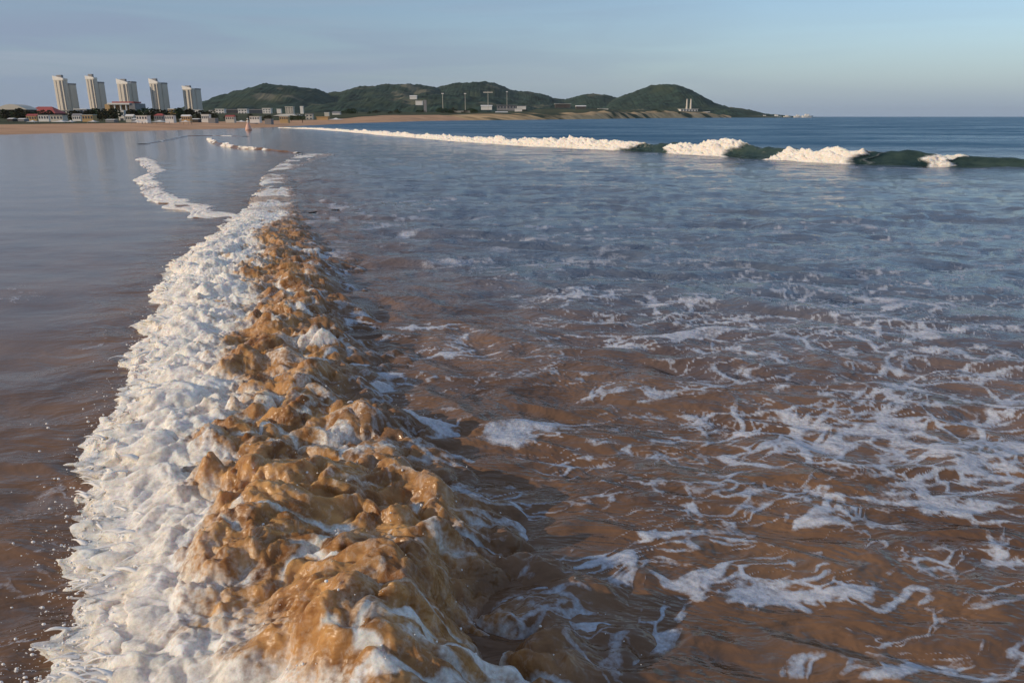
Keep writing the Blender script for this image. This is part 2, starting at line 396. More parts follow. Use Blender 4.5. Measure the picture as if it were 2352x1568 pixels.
def sea_fields(X, Y):
    Rr = np.hypot(X, Y)
    off = offshore(X, Y)
    u, bw, ins = bore_u(X, Y)
    shoreward = sstep(-0.3, -2.2, off)             # 1 on the calm sheet of water left of the bore
    far = sstep(45, 12, Rr)
    h = chop(X, Y)
    amp = (1 - 0.93 * shoreward) * (0.35 + 0.65 * far)
    near_l = sstep(7, 3, Y) * shoreward
    z = h * amp + shoreward * (0.012 * perlin(X * 0.5, Y * 1.1, 91) + near_l * 0.02 * perlin(X * 1.6, Y * 2.2, 93)) * sstep(40, 6, Rr)
    z = z - 0.03 * shoreward
    D = foam_density(X, Y) * (1 - shoreward)
    D = np.maximum(D, (0.35 + 0.28 * fbm(X * .45, Y * .45, 3, 87)) * sstep(0.9, 3.0, off) * sstep(16, 7, Y))
    foam = np.zeros_like(X)
    sel = (Rr < 30) & (off > -3)
    foam[sel] = foam_web(X[sel], Y[sel], D[sel])
    # scum trailing behind the bore
    z = z + 0.004 * foam
    bd = brk_dist(X, Y)
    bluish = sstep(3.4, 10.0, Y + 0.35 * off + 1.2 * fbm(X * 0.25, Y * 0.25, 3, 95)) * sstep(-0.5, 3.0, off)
    wash = sstep(-9, -1.5, bd) * sstep(0.5, -0.5, bd) * sstep(-.1, .3, fbm(X * .35, bd * .9, 4, 97)) * 0.45
    foam = np.maximum(foam, wash * (off > 1) * (Rr < 120))
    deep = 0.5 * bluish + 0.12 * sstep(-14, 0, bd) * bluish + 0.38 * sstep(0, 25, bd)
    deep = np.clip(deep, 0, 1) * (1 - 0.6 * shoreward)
    calm = np.clip(shoreward * 0.97, 0, 1)
    return z, foam, deep, calm

dep = np.concatenate([np.linspace(78, 52, 14)[:-1], np.arange(52, 10, -0.076), np.arange(10, 1.5, -0.09), np.arange(1.5, 0.28, -0.05)])
rr = CAM_H / np.tan(np.radians(dep)); rr = np.concatenate([rr, [360, 420, 520, 700, 1000, 1600, 2800, 5000, 9000]])
th = np.concatenate([np.linspace(-100, -56, 30)[:-1], np.linspace(-56, -43, 60)[:-1], np.linspace(-43, 43, 960), np.linspace(43, 56, 60)[1:], np.linspace(56, 100, 30)[1:]])
RR, TH = np.meshgrid(rr, np.radians(th), indexing='ij')
SX, SY = RR * np.sin(TH), RR * np.cos(TH)
sz, sfoam, sdeep, scalm = sea_fields(SX.ravel(), SY.ravel())
V = np.stack([SX.ravel(), SY.ravel(), sz], 1); Q = grid_quads(*SX.shape)[:, ::-1]
fq = sfoam[Q].mean(1) > 0.5
def submesh(name, Qs, attrs):
    idx, inv = np.unique(Qs.ravel(), return_inverse=True)
    return mesh_np(name, V[idx], inv.reshape(-1, 4), {k: v[idx] for k, v in attrs.items()}, M['sea'])
A = dict(foam=sfoam, deep=sdeep, churn=np.zeros_like(sfoam), calm=scalm, thick_lit=np.zeros_like(sfoam), green=np.zeros_like(sfoam))
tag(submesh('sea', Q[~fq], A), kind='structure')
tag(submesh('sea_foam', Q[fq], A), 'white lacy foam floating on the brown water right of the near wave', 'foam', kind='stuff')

# seabed under and behind everything
mb = MB(); mb.box(-9000, 9000, -9000, 9000, -4.2, -4.0)
tag(mb.build('seabed', M['sand']), kind='structure')

# ------------------------------------------------------------------ the near wave
def near_wave():
    py = np.concatenate([np.arange(2300, 1700, -4.0), np.arange(1700, 900, -1.55), np.arange(900, 560, -1.2), np.arange(560, 353, -1.0)])
    Yr = np.array([ground(0, p)[1] for p in py])
    U = np.concatenate([np.linspace(-0.12, 0.0, 14)[:-1], np.linspace(0, 0.25, 120)[:-1], np.linspace(0.25, 1.15, 300)])
    xl, xw, xr = np.interp(Yr, BY, BL), np.interp(Yr, BY, BW), np.interp(Yr, BY, BR)
    Y0 = np.repeat(Yr[:, None], len(U), 1); u = np.repeat(U[None], len(Yr), 0)
    wd = (xr - xl)[:, None]; X0 = xl[:, None] + u * wd
    shp = X0.shape
    x, y = X0.ravel(), Y0.ravel(); u = u.ravel(); wd = np.repeat(wd, len(U), 1).ravel()
    uw = np.repeat(((xw - xl) / (xr - xl))[:, None], len(U), 1).ravel()
    dsc = np.clip(wd / 1.2, 0.45, 1.3)
    # noise positions (world)
    edge = 0.16 * fbm(x * 0 + 3, y * 1.5, 3, 101) + 0.10 * fbm(x * 0 + 9, y * 5, 3, 103)
    ue = u + edge * 0.5 * sstep(0.5, 0, u)
    rise = sstep(-0.02, 0.24, ue)
    fall = 1 - sstep(0.18, 0.92, u + 0.10 * fbm(x * 1.2, y * 1.6, 3, 105))
    amp = np.interp(y, [1.2, 2.2, 4, 8, 14, 22, 40], [0.115, 0.115, 0.12, 0.15, 0.12, 0.075, 0.045])
    base = amp * rise * (0.25 + 0.75 * fall)
    # white / brown boundary, wandering in tongues
    wv = u - uw + 0.22 * fbm(x * 1.5, y * 2.2, 4, 111) + 0.07 * fbm(x * 6, y * 8, 3, 113)
    white = 1 - sstep(-0.10, 0.15, wv + 0.05 * fbm(x * 16, y * 18, 3, 115))
    # brown boils: rounded lumps with creases, drawn out a little downstream
    wx = x + 0.14 * fbm(x * 3, y * 3, 4, 121); wy = y + 0.14 * fbm(x * 3, y * 3, 4, 123)
    F1, F2, ID = worley(wx * 3.3, wy * 4.8, 7); g1, g2, gid = worley(wx * 7.0, wy * 9.0, 8)
    lump = np.sqrt(np.clip(1 - F1 * F1 * 1.05, 0, 1)); lump2 = np.sqrt(np.clip(1 - g1 * g1 * 1.1, 0, 1))
    rel = (1 - 0.75 * sstep(0.75, 1.08, u)) * sstep(0.0, 0.2, u)
    big = fbm(x * 1.3, y * 1.5, 3, 131)
    boil = 0.105 * (lump - 0.35) * (0.9 + 1.2 * fbm(x * 2.2, y * 2.6, 2, 135)) + 0.05 * (lump2 - 0.45) * (0.9 + 1.4 * fbm(x * 4, y * 4, 2, 137)) + 0.07 * big + 0.060 * (np.abs(perlin(wx * 5.5, wy * 7.0, 133)) - .3) + 0.026 * (billow(wx * 11, wy * 13, 3, 134, .5) - .25)
    # froth: cauliflower billows over several sizes
    bl = 0.75 * billow(wx * 2.4, wy * 3.0, 3, 141, 0.5) + 0.16 * (0.25 + fbm(wx * 5.5, wy * 6.5, 3, 142, .5)); bl2 = billow(wx * 13, wy * 15, 2, 143, 0.5)
    froth = 0.19 * (bl - 0.20) + 0.012 * (bl2 - 0.25)
    z = base + rel * dsc * ((1 - white) * boil + white * froth)
    z = z * np.interp(y, [7.5, 11, 16, 24], [1, .55, .26, .16])
    # the big glossy hump at the bottom of the frame and the hollow behind it
    c = ground(880, 1560); z = z + 0.15 * np.exp(-(((x - c[0]) / 0.27) ** 2 + ((y - c[1]) / 0.42) ** 2))
    c = ground(1100, 1490); z = z - 0.17 * np.exp(-(((x - c[0]) / 0.14) ** 2 + ((y - c[1]) / 0.28) ** 2))
    c = ground(640, 1300); z = z + 0.06 * np.exp(-(((x - c[0]) / 0.25) ** 2 + ((y - c[1]) / 0.25) ** 2))
    # sink both edges into the water
    z = z * sstep(-0.09, 0.03, ue) - 0.10 * (1 - sstep(-0.12, 0.02, ue)) - 0.11 * sstep(0.80, 1.18, u + 0.30 * fbm(x * 1.8, y * 2.4, 3, 151))
    # ragged fingers thrown forward off the leading face
    fr = np.exp(-((ue - 0.07) / 0.085) ** 2)
    fing = np.maximum(0, fbm(y * 4.0, x * 4.0 + z * 8, 4, 161, .65) - 0.05) * 0.34 + np.maximum(0, fbm(y * 15, z * 22, 3, 163) - .1) * 0.10
    dx = -fr * fing * dsc * 0.75 - 0.025 * dsc * white * np.sin(np.clip(rise, 0, 1) * np.pi)
    dz = fr * dsc * np.maximum(0, fbm(y * 12, x * 12, 2, 167)) * 0.05
    dyy = fr * 0.05 * fbm(y * 9, x * 9, 2, 169)
    # sheets of white draped in the creases of the brown part and along its tongues
    crease = (1 - sstep(0.03, 0.20, F2 - F1 + 0.12 * fbm(x * 9, y * 11, 3, 171))) * sstep(0.05, 0.30, fbm(x * 1.7, y * 2.4, 3, 173) + 0.05)
    drape = sstep(0.20, 0.36, fbm(x * 2.0, y * 3.8, 4, 175)) * 0.85
    lace = foam_web(x, y, np.clip(0.30 + 0.35 * fbm(x * 1.1, y * 1.3, 3, 177), 0, 1), 5) * 0.7
    foam = np.maximum(white, (1 - white) * np.maximum(np.maximum(crease * 0.85, drape * sstep(0.35, 0.8, u)), lace * sstep(0.35, 0.7, u)))
    foam = foam * (0.94 + 0.06 * bl) * (1 - sstep(10, 16, y) * sstep(0.0, 0.25, fbm(x * 1.3, y * 0.8, 4, 187) + 0.08) * 0.65)
    # brown showing through thin froth
    thinb = sstep(0.10, 0.36, fbm(x * 3.4, y * 4.2, 5, 181, .6)) * sstep(0.08, 0.35, u) * 0.60
    foam = np.clip(foam - thinb * white, 0, 1)
    churn = np.clip((1 - sstep(0.60, 1.02, u + 0.15 * fbm(x * 1.4, y * 1.9, 3, 183))), 0, 1) * np.interp(y, [1, 8, 14, 25], [1, 1, .8, .5])
    deep = 0.0 * x
    calm = 0.35 * white + 0.25
    root = empty('breaking_wave', (-1.2, 3.0, 0))
    tag(root, 'nearest wave, a long ridge of white froth and brown boils running up the lower left', 'wave', 'waves breaking in the bay')
    Vv = np.stack([x + dx + 1.2, y + dyy - 3.0, z + dz], 1); Qq = grid_quads(*shp)[:, ::-1]
    att = dict(foam=foam, deep=deep, churn=churn, calm=calm, thick_lit=np.maximum(churn, white), green=deep)
    wq = foam[Qq].mean(1) > 0.5
    for nm, sel in (('froth', wq), ('churned_water', ~wq)):
        idx, inv = np.unique(Qq[sel].ravel(), return_inverse=True)
        tag(mesh_np(nm, Vv[idx], inv.reshape(-1, 4), {k: v_[idx] for k, v_ in att.items()}, M['sea'], root), kind='stuff' if nm in ('froth', 'whitewater') else None)
    return root, (x + dx, y + dyy, z + dz, ue, u, shp)

def ridge(x, y, seed):
    return 1 - np.abs(perlin(x, y, seed)) * 2.4

wave_root, WV = near_wave()

def ico(sub=1):
    import bmesh
    bm = bmesh.new(); bmesh.ops.create_icosphere(bm, subdivisions=sub, radius=1.0)
    v = np.array([p.co[:] for p in bm.verts]); f = np.array([[q.index for q in t.verts] for t in bm.faces]); bm.free()
    return v, f

def spray():
    iv, if_ = ico(1)
    x, y, z, ue, u, shp = WV
    vs, fs = [], []; b = 0
    cand = np.where((ue > -0.02) & (ue < 0.14) & (y < 14))[0]
    wts = 1 / np.maximum(1.5, y[cand]) ** 1.0
    pick = rng.choice(cand, 2400, p=wts / wts.sum())
    for i in pick:
        k = rng.random()
        r = 0.0010 + 0.0042 * rng.random() ** 5
        away = rng.exponential(0.075)
        p = np.array([x[i] - away - 0.01, y[i] + rng.normal() * 0.08, max(-0.02, z[i] * rng.random() + rng.exponential(0.035) - 0.25 * away * (rng.random() < .6))])
        st = np.array([1 + 1.2 * rng.random(), 0.8 + 0.4 * rng.random(), 0.8 + 0.8 * rng.random()]) * r
        vs.append(iv * st + p); fs.append(if_ + b); b += len(iv)
    # drops thrown up from the brown boils
    cand = np.where((u > 0.3) & (u < 1.05) & (y < 6))[0]
    for i in rng.choice(cand, 200):
        r = 0.0015 + 0.004 * rng.random() ** 3
        p = np.array([x[i], y[i], z[i] + rng.exponential(0.015)])
        vs.append(iv * r * (0.8 + 0.6 * rng.random(3)) + p); fs.append(if_ + b); b += len(iv)
    vs = np.concatenate(vs) - np.array([-1.2, 3.0, 0]); fs = np.concatenate(fs)
    o = mesh_np('spray', vs, fs, None, M['foam'], wave_root); o['kind'] = 'stuff'
    # curved fingers of thrown water along the leading edge
    vs, fs = [], []; b = 0
    cand = np.where((ue > 0.00) & (ue < 0.16) & (y < 13))[0]
    wts = 1 / np.maximum(1.5, y[cand]); pick = rng.choice(cand, 700, p=wts / wts.sum())
    n, m_ = 5, 6
    for i in pick:
        ln = (0.015 + 0.095 * rng.random() ** 2.6) * (1 + 0.06 * y[i]); r0 = ln * (0.05 + 0.06 * rng.random())
        d = np.array([-0.9 - 0.5 * rng.random(), rng.normal() * 0.45, 0.15 + 0.9 * rng.random()]); d /= np.linalg.norm(d)
        p = np.array([x[i] + 0.012, y[i], z[i] - 0.006]); a = np.cross(d, [0, 0, 1]); a /= np.linalg.norm(a); c_ = np.cross(d, a)
        for k in range(m_):
            t = k / (m_ - 1); rad = r0 * (1 - t) ** 0.8 * (1 + 0.35 * math.sin(6 * t + i)) + 0.0008
            if k == m_ - 2: rad *= 1.35
            q = p + d * ln * t + np.array([0, 0, -1]) * ln * 0.45 * t * t
            for j in range(n):
                an = 2 * math.pi * j / n; vs.append(q + a * rad * math.cos(an) + c_ * rad * math.sin(an))
        for k in range(m_ - 1):
            for j in range(n):
                j2 = (j + 1) % n; fs.append((b + k * n + j, b + k * n + j2, b + (k + 1) * n + j2, b + (k + 1) * n + j))
        b += n * m_
    o = mesh_np('splash', np.array(vs) - np.array([-1.2, 3.0, 0]), np.array(fs), None, M['foam'], wave_root); o['kind'] = 'stuff'
spray()

# ------------------------------------------------------------------ other waves: swept along their own crest lines
def swept_wave(name, pts, height, broken, label, n_s=900, front=1.0, foamy=True, deepv=0.8, seed=0, curl=1.0, back=3.0, local=False):
    """pts: toe line on the water (world x, y); broken(s01) -> 0..1 share of white water"""
    pts = np.array(pts, float)
    seg = np.hypot(*np.diff(pts, axis=0).T); cs = np.concatenate([[0], np.cumsum(seg)]) 
    # finer where nearer
    tt = np.linspace(0, 1, n_s); S = cs[-1] * tt
    P = np.stack([np.interp(S, cs, pts[:, k]) for k in (0, 1)], 1)
    for _ in range(6): P[1:-1] = 0.25 * P[:-2] + 0.5 * P[1:-1] + 0.25 * P[2:]
    T = np.gradient(P, axis=0); T /= np.linalg.norm(T, axis=1)[:, None]
    Nn = np.stack([T[:, 1], -T[:, 0]], 1)               # one side
    sgn = np.where((Nn * (-P)).sum(1).mean() > 0, 1, -1); Nn = Nn * sgn   # towards the camera
    s01 = tt; H = np.interp(s01, *height)
    clean = np.array([(-back, -0.10), (-back * .7, 0.06), (-1.6, 0.30), (-1.0, 0.62), (-0.55, 0.90), (-0.28, 1.0), (-0.10, 0.97), (0.02, 0.86), (0.10, 0.70), (0.17, 0.52), (0.27, 0.36), (0.42, 0.2), (0.7, 0.08), (1.0, -0.02), (1.3, -0.12)])
    white = np.array([(-back, -0.10), (-back * .7, 0.05), (-1.6, 0.25), (-1.0, 0.55), (-0.55, 0.82), (-0.28, 0.93), (-0.05, 0.95), (0.16, 0.90), (0.36, 0.80), (0.54, 0.66), (0.70, 0.50), (0.84, 0.33), (1.0, 0.17), (1.15, 0.0), (1.4, -0.14)])
    nu = 56; ui = np.linspace(0, len(clean) - 1, nu); k0 = np.arange(len(clean))
    cp = np.stack([np.interp(ui, k0, clean[:, k]) for k in (0, 1)], 1); wp = np.stack([np.interp(ui, k0, white[:, k]) for k in (0, 1)], 1)
    # white water leans: its toe trails to one side of its crest
    B = np.stack([broken(s01, P, k) for k in np.linspace(0, 1, nu)], 1)
    prof = cp[None] * (1 - B[..., None]) + wp[None] * B[..., None]
    hs = H[:, None] * (1 + 0.30 * fbm(S * .16, S * 0 + 3, 3, 225 + seed))[:, None]
    d = prof[..., 0] * np.maximum(hs, .08) * front * (1 + 0.5 * B * fbm(np.repeat(S[:, None], nu, 1) * .5, 0 * B + 1, 3, 227 + seed)); z = prof[..., 1] * hs
    sarr = np.repeat(S[:, None], nu, 1); uu = np.repeat(np.linspace(0, 1, nu)[None], n_s, 0); Bb = B
    facing = sstep(0.36, 0.46, uu) * (1 - sstep(0.90, 0.97, uu))
    lum = billow(sarr * 1.3, uu * 5 + 3, 5, 201 + seed, 0.58)
    d = d + (0.6 * (lum - 0.2)) * hs * facing * Bb + 0.25 * hs * fbm(sarr * 0.25, sarr * 0 + 2, 3, 211 + seed) + (0.35 * fbm(sarr * 0.8, sarr * 0 + 5, 4, 221 + seed) if local else 0)
    z = z * (1 + 0.75 * fbm(sarr * 0.42, sarr * 0 + 7, 4, 213 + seed, .6)) + (0.95 * (lum - 0.24)) * hs * sstep(0.3, 0.45, uu) * (1 - sstep(0.86, 0.95, uu)) * Bb
    z = z + 0.05 * hs * fbm(sarr * 1.6, d * 3, 4, 215 + seed)
    d = d + 0.16 * hs * fbm(sarr * 0.9, uu * 3, 3, 231 + seed) * facing * (1 - Bb)
    if local: z = z - 0.012 * sstep(.1, .3, uu) - 0.05 * sstep(0.90, 1.0, uu) - 0.05 * (1 - sstep(0.0, .12, uu))
    X = P[:, 0][:, None] + Nn[:, 0][:, None] * d; Y = P[:, 1][:, None] + Nn[:, 1][:, None] * d
    fo = Bb * sstep(0.30, 0.42, uu + 0.10 * fbm(sarr * 1.1, uu * 4, 3, 217 + seed)) * (1 - (sstep(0.985, 1.0, uu) if local else sstep(0.93, 0.99, uu))) 
    fo = np.clip(fo, 0, 1) if foamy else fo * 0
    if local: fo = fo * sstep(-0.26, -0.02, fbm(sarr * 1.6, uu * 3.5, 4, 223 + seed) + 0.22 * np.sin(np.pi * np.clip((uu - .3) / .65, 0, 1)))
    lip = sstep(0.42, 0.48, uu) * (1 - sstep(0.50, 0.56, uu)) * sstep(0.05, 0.3, fbm(sarr * 0.6, uu * 2, 3, 219 + seed)) * 0.8
    fo = np.maximum(fo, lip * sstep(0.0, 0.15, Bb + (0.10 * fbm(sarr * .5, sarr * 0, 2, 229) if not local else 0)))
    c0 = P[n_s // 2]
    root = empty(name, (c0[0], c0[1], 0)); tag(root, label, 'wave', 'waves breaking in the bay')
    Vv = np.stack([X.ravel() - c0[0], Y.ravel() - c0[1], z.ravel()], 1); Qq = grid_quads(n_s, nu)
    if sgn < 0: Qq = Qq[:, ::-1]
    fo = fo.ravel(); att = dict(foam=fo, deep=np.full_like(fo, deepv), churn=np.zeros_like(fo), calm=np.full_like(fo, 0.3), thick_lit=fo, green=np.full_like(fo, 0.85 if not local else 0.0))
    if local: att['deep'], att['calm'] = [q_.astype(np.float32) for q_ in sea_fields(X.ravel(), Y.ravel())[2:4]]
    wq = fo[Qq].mean(1) > 0.5
    for nm, sel in (('whitewater', wq), ('wave_face', ~wq)):
        if sel.any():
            idx, inv = np.unique(Qq[sel].ravel(), return_inverse=True)
            tag(mesh_np(nm, Vv[idx], inv.reshape(-1, 4), {k: v_[idx] for k, v_ in att.items()}, M['sea'], root), kind='stuff' if nm in ('froth', 'whitewater') else None)
    return root

def px_of(P): return CX + F_PX * P[:, 0] / (P[:, 1] * math.cos(PITCH) + CAM_H * math.sin(PITCH))
def brk_broken(s01, P, k):
    px = px_of(P) + 60 * (k - 0.5) + 44 * fbm(s01 * 70, s01 * 0 + k * 4, 4, 307); b = np.zeros_like(px)
    for a, c in ((600, 1062), (1040, 1478), (1548, 1716), (1796, 1995), (2008, 2026), (2132, 2206)):
        b = np.maximum(b, sstep(a - 6, a + 22, px) * (1 - sstep(c - 22, c + 6, px)))
    return b
_pxk = px_of(_k); 
def s_at(px, pts):
    pts = np.array(pts); seg = np.hypot(*np.diff(pts, axis=0).T); cs = np.concatenate([[0], np.cumsum(seg)]) / seg.sum()
    return np.interp(px, px_of(pts), cs)
hx = [640, 760, 900, 1200, 1460, 1600, 1800, 1960, 2140, 2352, 2700]
swept_wave('breaking_wave', _k, ([s_at(p, _k) for p in hx], [0.06, .22, .30, .38, .46, .47, .50, .47, .40, .34, .35]), brk_broken,
           'long white breaker with dark green gaps rolling across the bay below the hills', 2200, 1.0, True, 0.85, 0)
zz = lambda L_: [ground(*p) for p in L_]
swept_wave('breaking_wave', zz([(334, 360), (352, 372), (372, 392), (352, 410), (372, 432), (402, 456), (440, 472), (485, 488), (530, 496), (560, 503), (590, 506)]),
           ([0, .1, .5, .8, 1], [.02, .05, .065, .065, .055]), lambda s, P, k: np.clip(0.92 + 0.5 * fbm(s * 9, s * 0, 3, 301), 0, 1) * sstep(0, .05, s),
           'small broken wave zigzagging on the calm water left of the near wave', 500, 4.0, True, 0.1, 3, back=8.0, local=True)
swept_wave('breaking_wave', zz([(478, 318), (500, 331), (530, 337), (565, 341), (600, 343), (640, 348), (680, 352)]),
           ([0, .2, .6, 1], [.05, .15, .14, .06]), lambda s, P, k: sstep(0.02, 0.22, fbm(s * 9, s * 0 + 4, 3, 305) + 0.18),
           'thin interrupted line of white surf below the person in the shallows', 400, 1.2, True, 0.5, 5, back=4.0, local=True)
swept_wave('breaking_wave', zz([(330, 330), (380, 322), (430, 312), (500, 311), (560, 313)]),
           ([0, .3, .7, 1], [.012, .035, .035, .012]), lambda s, P, k: sstep(0.15, 0.4, fbm(s * 7, s * 0 + 4, 3, 309)),
           'low dark ripple of a wave on the calm water nearest the far beach', 300, 1.6, True, 0.2, 7, back=5.0, local=True)

# ------------------------------------------------------------------ the far shore
M['forest'] = simple('hill_forest', (0.030, 0.052, 0.038), 0.95, 0.6, 0.07, 0.1)
def patches(m, col, scale, lo, hi):
    n, l = m.node_tree.nodes, m.node_tree.links; p = n['Principled BSDF']; src = p.inputs['Base Color'].links[0].from_socket
    t = n.new('ShaderNodeTexCoord'); z = n.new('ShaderNodeTexNoise'); z.inputs['Scale'].default_value = scale; z.inputs['Detail'].default_value = 4
    l.new(t.outputs['Object'], z.inputs['Vector'])
    r = n.new('ShaderNodeMapRange'); r.inputs['From Min'].default_value = lo; r.inputs['From Max'].default_value = hi; l.new(z.outputs['Fac'], r.inputs['Value'])
    x = n.new('ShaderNodeMixRGB'); l.new(r.outputs['Result'], x.inputs['Fac']); l.new(src, x.inputs['Color1']); x.inputs['Color2'].default_value = (*col, 1); l.new(x.outputs['Color'], p.inputs['Base Color'])
patches(M['forest'], (0.16, 0.15, 0.10), 0.013, 0.59, 0.66)
patches(M['forest'], (0.050, 0.068, 0.040), 0.02, 0.50, 0.66)
M['scrub'] = simple('scrub', (0.060, 0.066, 0.032), 0.95, 0.4, 0.06, 0.1)
M['cliff'] = simple('ochre_cliff', (0.55, 0.36, 0.18), 0.9, 0.40, 0.09, 0.1); patches(M['cliff'], (0.05, 0.06, 0.03), 0.03, 0.50, 0.58); patches(M['cliff'], (0.50, 0.42, 0.30), 0.05, 0.64, 0.70)
M['concrete'] = simple('pale_concrete', (0.58, 0.53, 0.45), 0.8, 0.06, 0.05)
M['white'] = simple('white_render', (0.74, 0.71, 0.66), 0.7, 0.06, 0.3)
M['glass'] = simple('dark_glazing', (0.07, 0.08, 0.10), 0.25, 0.2, 0.1, 0.5)
M['grey'] = simple('grey_render', (0.24, 0.235, 0.24), 0.8, 0.12, 0.2)
M['darkwall'] = simple('dark_wall', (0.075, 0.066, 0.06), 0.85, 0.3, 0.2)
M['redroof'] = simple('red_roof', (0.36, 0.085, 0.075), 0.7, 0.15, 0.2)
M['ochrewall'] = simple('ochre_wall', (0.50, 0.33, 0.16), 0.8, 0.12, 0.2)
M['bark'] = simple('bark', (0.08, 0.055, 0.035), 0.9, 0.2, 2)
M['leaf'] = simple('tree_foliage', (0.042, 0.040, 0.022), 0.9, 0.5, 1.2, 0.1)
M['leaf2'] = simple('green_foliage', (0.035, 0.055, 0.025), 0.9, 0.4, 1.2, 0.1)

def shore_pts(n=260):
    seg = np.hypot(*np.diff(SHORE, axis=0).T); cs = np.concatenate([[0], np.cumsum(seg)])
    s = np.concatenate([np.linspace(0, 300, 110)[:-1], np.linspace(300, cs[-1], n - 109)])
    P = np.stack([np.interp(s, cs, SHORE[:, k]) for k in (0, 1)], 1)
    for _ in range(8): P[1:-1] = 0.25 * P[:-2] + 0.5 * P[1:-1] + 0.25 * P[2:]
    return P

def land():
    P = shore_pts(); d = np.array([-0.82, 0.57])
    inl = np.array([-6, -1.5, 0, 1.5, 4, 8, 13, 20, 28, 40, 55, 75, 100, 140, 200, 300, 500, 900, 1600, 3000], float)
    turn = sstep(220, 480, P[:, 1]); dxx = -0.82 + 0.67 * turn; dyy = np.sqrt(1 - dxx ** 2)
    X = P[:, 0][:, None] + dxx[:, None] * inl[None]; Y = P[:, 1][:, None] + dyy[:, None] * inl[None]
    t = inl[None] + 0 * X
    lowz = np.interp(t, [-6, 0, 4, 13, 28, 55, 100, 300, 3000], [-.5, .0, .22, .46, .60, .75, 1.05, 2.0, 6.0])
    hz = np.interp(t, [-6, 0, 4, 13, 28, 55, 100, 300, 3000], [-1.5, .0, 1.6, 6.0, 8.6, 9.5, 10, 12, 16])
    cl = (np.interp(P[:, 1], [230, 300, 450, 700, 1000, 1150, 1300], [0, .22, .55, .95, .85, .35, .1]) * (0.85 + 0.5 * fbm(P[:, 1] * 0.012, P[:, 0] * 0, 3, 401)))[:, None]
    z = lowz * (1 - cl) + hz * cl + (0.06 * fbm(X * .12, Y * .12, 3, 403) + 1.0 * cl * fbm(X * .03, Y * .03, 4, 405)) * sstep(2, 12, t)
    V_ = np.stack([X.ravel(), Y.ravel(), z.ravel()], 1); Qs = grid_quads(*X.shape)
    ctr_t = t.ravel()[Qs].mean(1); ctr_y = np.repeat(P[:, 1][:, None], len(inl), 1).ravel()[Qs].mean(1)
    beach = (ctr_t < 34) & (ctr_y < 330); cliff = (ctr_t < 30) & ~beach
    for nm, sel, mt in (('beach', beach, 'sand'), ('headland', cliff, 'cliff'), ('land', ~(beach | cliff), 'scrub')):
        idx, inv = np.unique(Qs[sel].ravel(), return_inverse=True)
        tag(mesh_np(nm, V_[idx], inv.reshape(-1, 4), None, M[mt]), kind='structure')
land()

def hill(prof, dist, depth, seed, mat, lean=0.0):
    prof = np.array(prof, float); pad = 0
    ps = np.array([at(x, y, dist) for x, y in prof])
    nx, ny = 340, 44
    xs = np.linspace(ps[0, 0], ps[-1, 0], nx); ys = np.linspace(-depth, depth, ny)
    rz = np.interp(xs, ps[:, 0], ps[:, 2])
    for _ in range(4): rz[1:-1] = .25 * rz[:-2] + .5 * rz[1:-1] + .25 * rz[2:]
    X, Yd = np.meshgrid(xs, ys)
    ridge_off = 0.25 * depth * fbm(X / 160, X * 0, 2, seed)
    q = np.clip(1 - np.abs(Yd - ridge_off * (1 - np.abs(Yd) / depth)) / depth, 0, 1)
    Z = rz[None] * sstep(0, 1, q) ** 0.9
    Z = Z * (1 + 0.30 * fbm(X / 75, Yd / 110, 3, seed + 2) * (1 - q)) + (3.0 * fbm(X / 22, Yd / 22, 4, seed + 4) + 2.0 * np.abs(perlin(X / 6 + Yd / 40, Yd / 7, seed + 6)) + 5.0 * (np.abs(perlin(X / 45, Yd / 70, seed + 8)) - .2)) * sstep(0, .25, rz[None] / 30 * q)
    Z = np.where(q <= 0.001, -2, Z)
    o = mesh_np('hill', np.stack([X.ravel(), Yd.ravel() + dist, Z.ravel()], 1), grid_quads(ny, nx), None, M[mat])
    return tag(o, kind='structure')
hill([(455, 262), (480, 247), (510, 228), (540, 212), (575, 203), (605, 199), (635, 196), (665, 199), (700, 203), (725, 209), (745, 217), (790, 240), (830, 262)], 1350, 300, 501, 'forest')
hill([(660, 262), (700, 240), (750, 220), (790, 212), (820, 205), (850, 200), (880, 198), (915, 197), (950, 196), (980, 200), (1005, 206), (1060, 230), (1120, 262)], 1500, 320, 511, 'forest')
hill([(930, 262), (970, 230), (1005, 204), (1030, 197), (1050, 194), (1080, 191), (1110, 188), (1140, 193), (1165, 202), (1190, 210), (1225, 213), (1250, 218), (1290, 236), (1340, 258)], 1600, 330, 521, 'forest')
hill([(1240, 262), (1270, 243), (1300, 231), (1330, 222), (1360, 219), (1385, 222), (1420, 228), (1460, 245), (1500, 262)], 1650, 300, 531, 'forest')
hill([(1370, 262), (1400, 236), (1440, 219), (1470, 207), (1495, 199), (1520, 195), (1545, 199), (1575, 210), (1600, 223), (1625, 235), (1655, 245), (1690, 255), (1730, 262), (1760, 266.5)], 1500, 300, 541, 'forest')
hill([(690, 264), (740, 244), (800, 232), (870, 226), (940, 224), (1000, 220), (1060, 222), (1130, 232), (1200, 240), (1270, 246), (1340, 252), (1400, 262)], 1050, 220, 551, 'forest')
hill([(1340, 264), (1420, 246), (1500, 240), (1580, 243), (1650, 252), (1740, 265)], 1250, 160, 561, 'forest')
hill([(20, 266), (70, 262), (300, 262), (360, 251), (390, 254), (470, 258), (560, 264)], 1600, 200, 571, 'forest')

hill([(450, 264), (520, 246), (600, 232), (700, 222), (780, 226), (900, 216), (1000, 214), (1150, 214), (1240, 222), (1300, 233), (1400, 230), (1480, 224), (1600, 234), (1700, 258), (1760, 267)], 1750, 200, 581, 'forest')

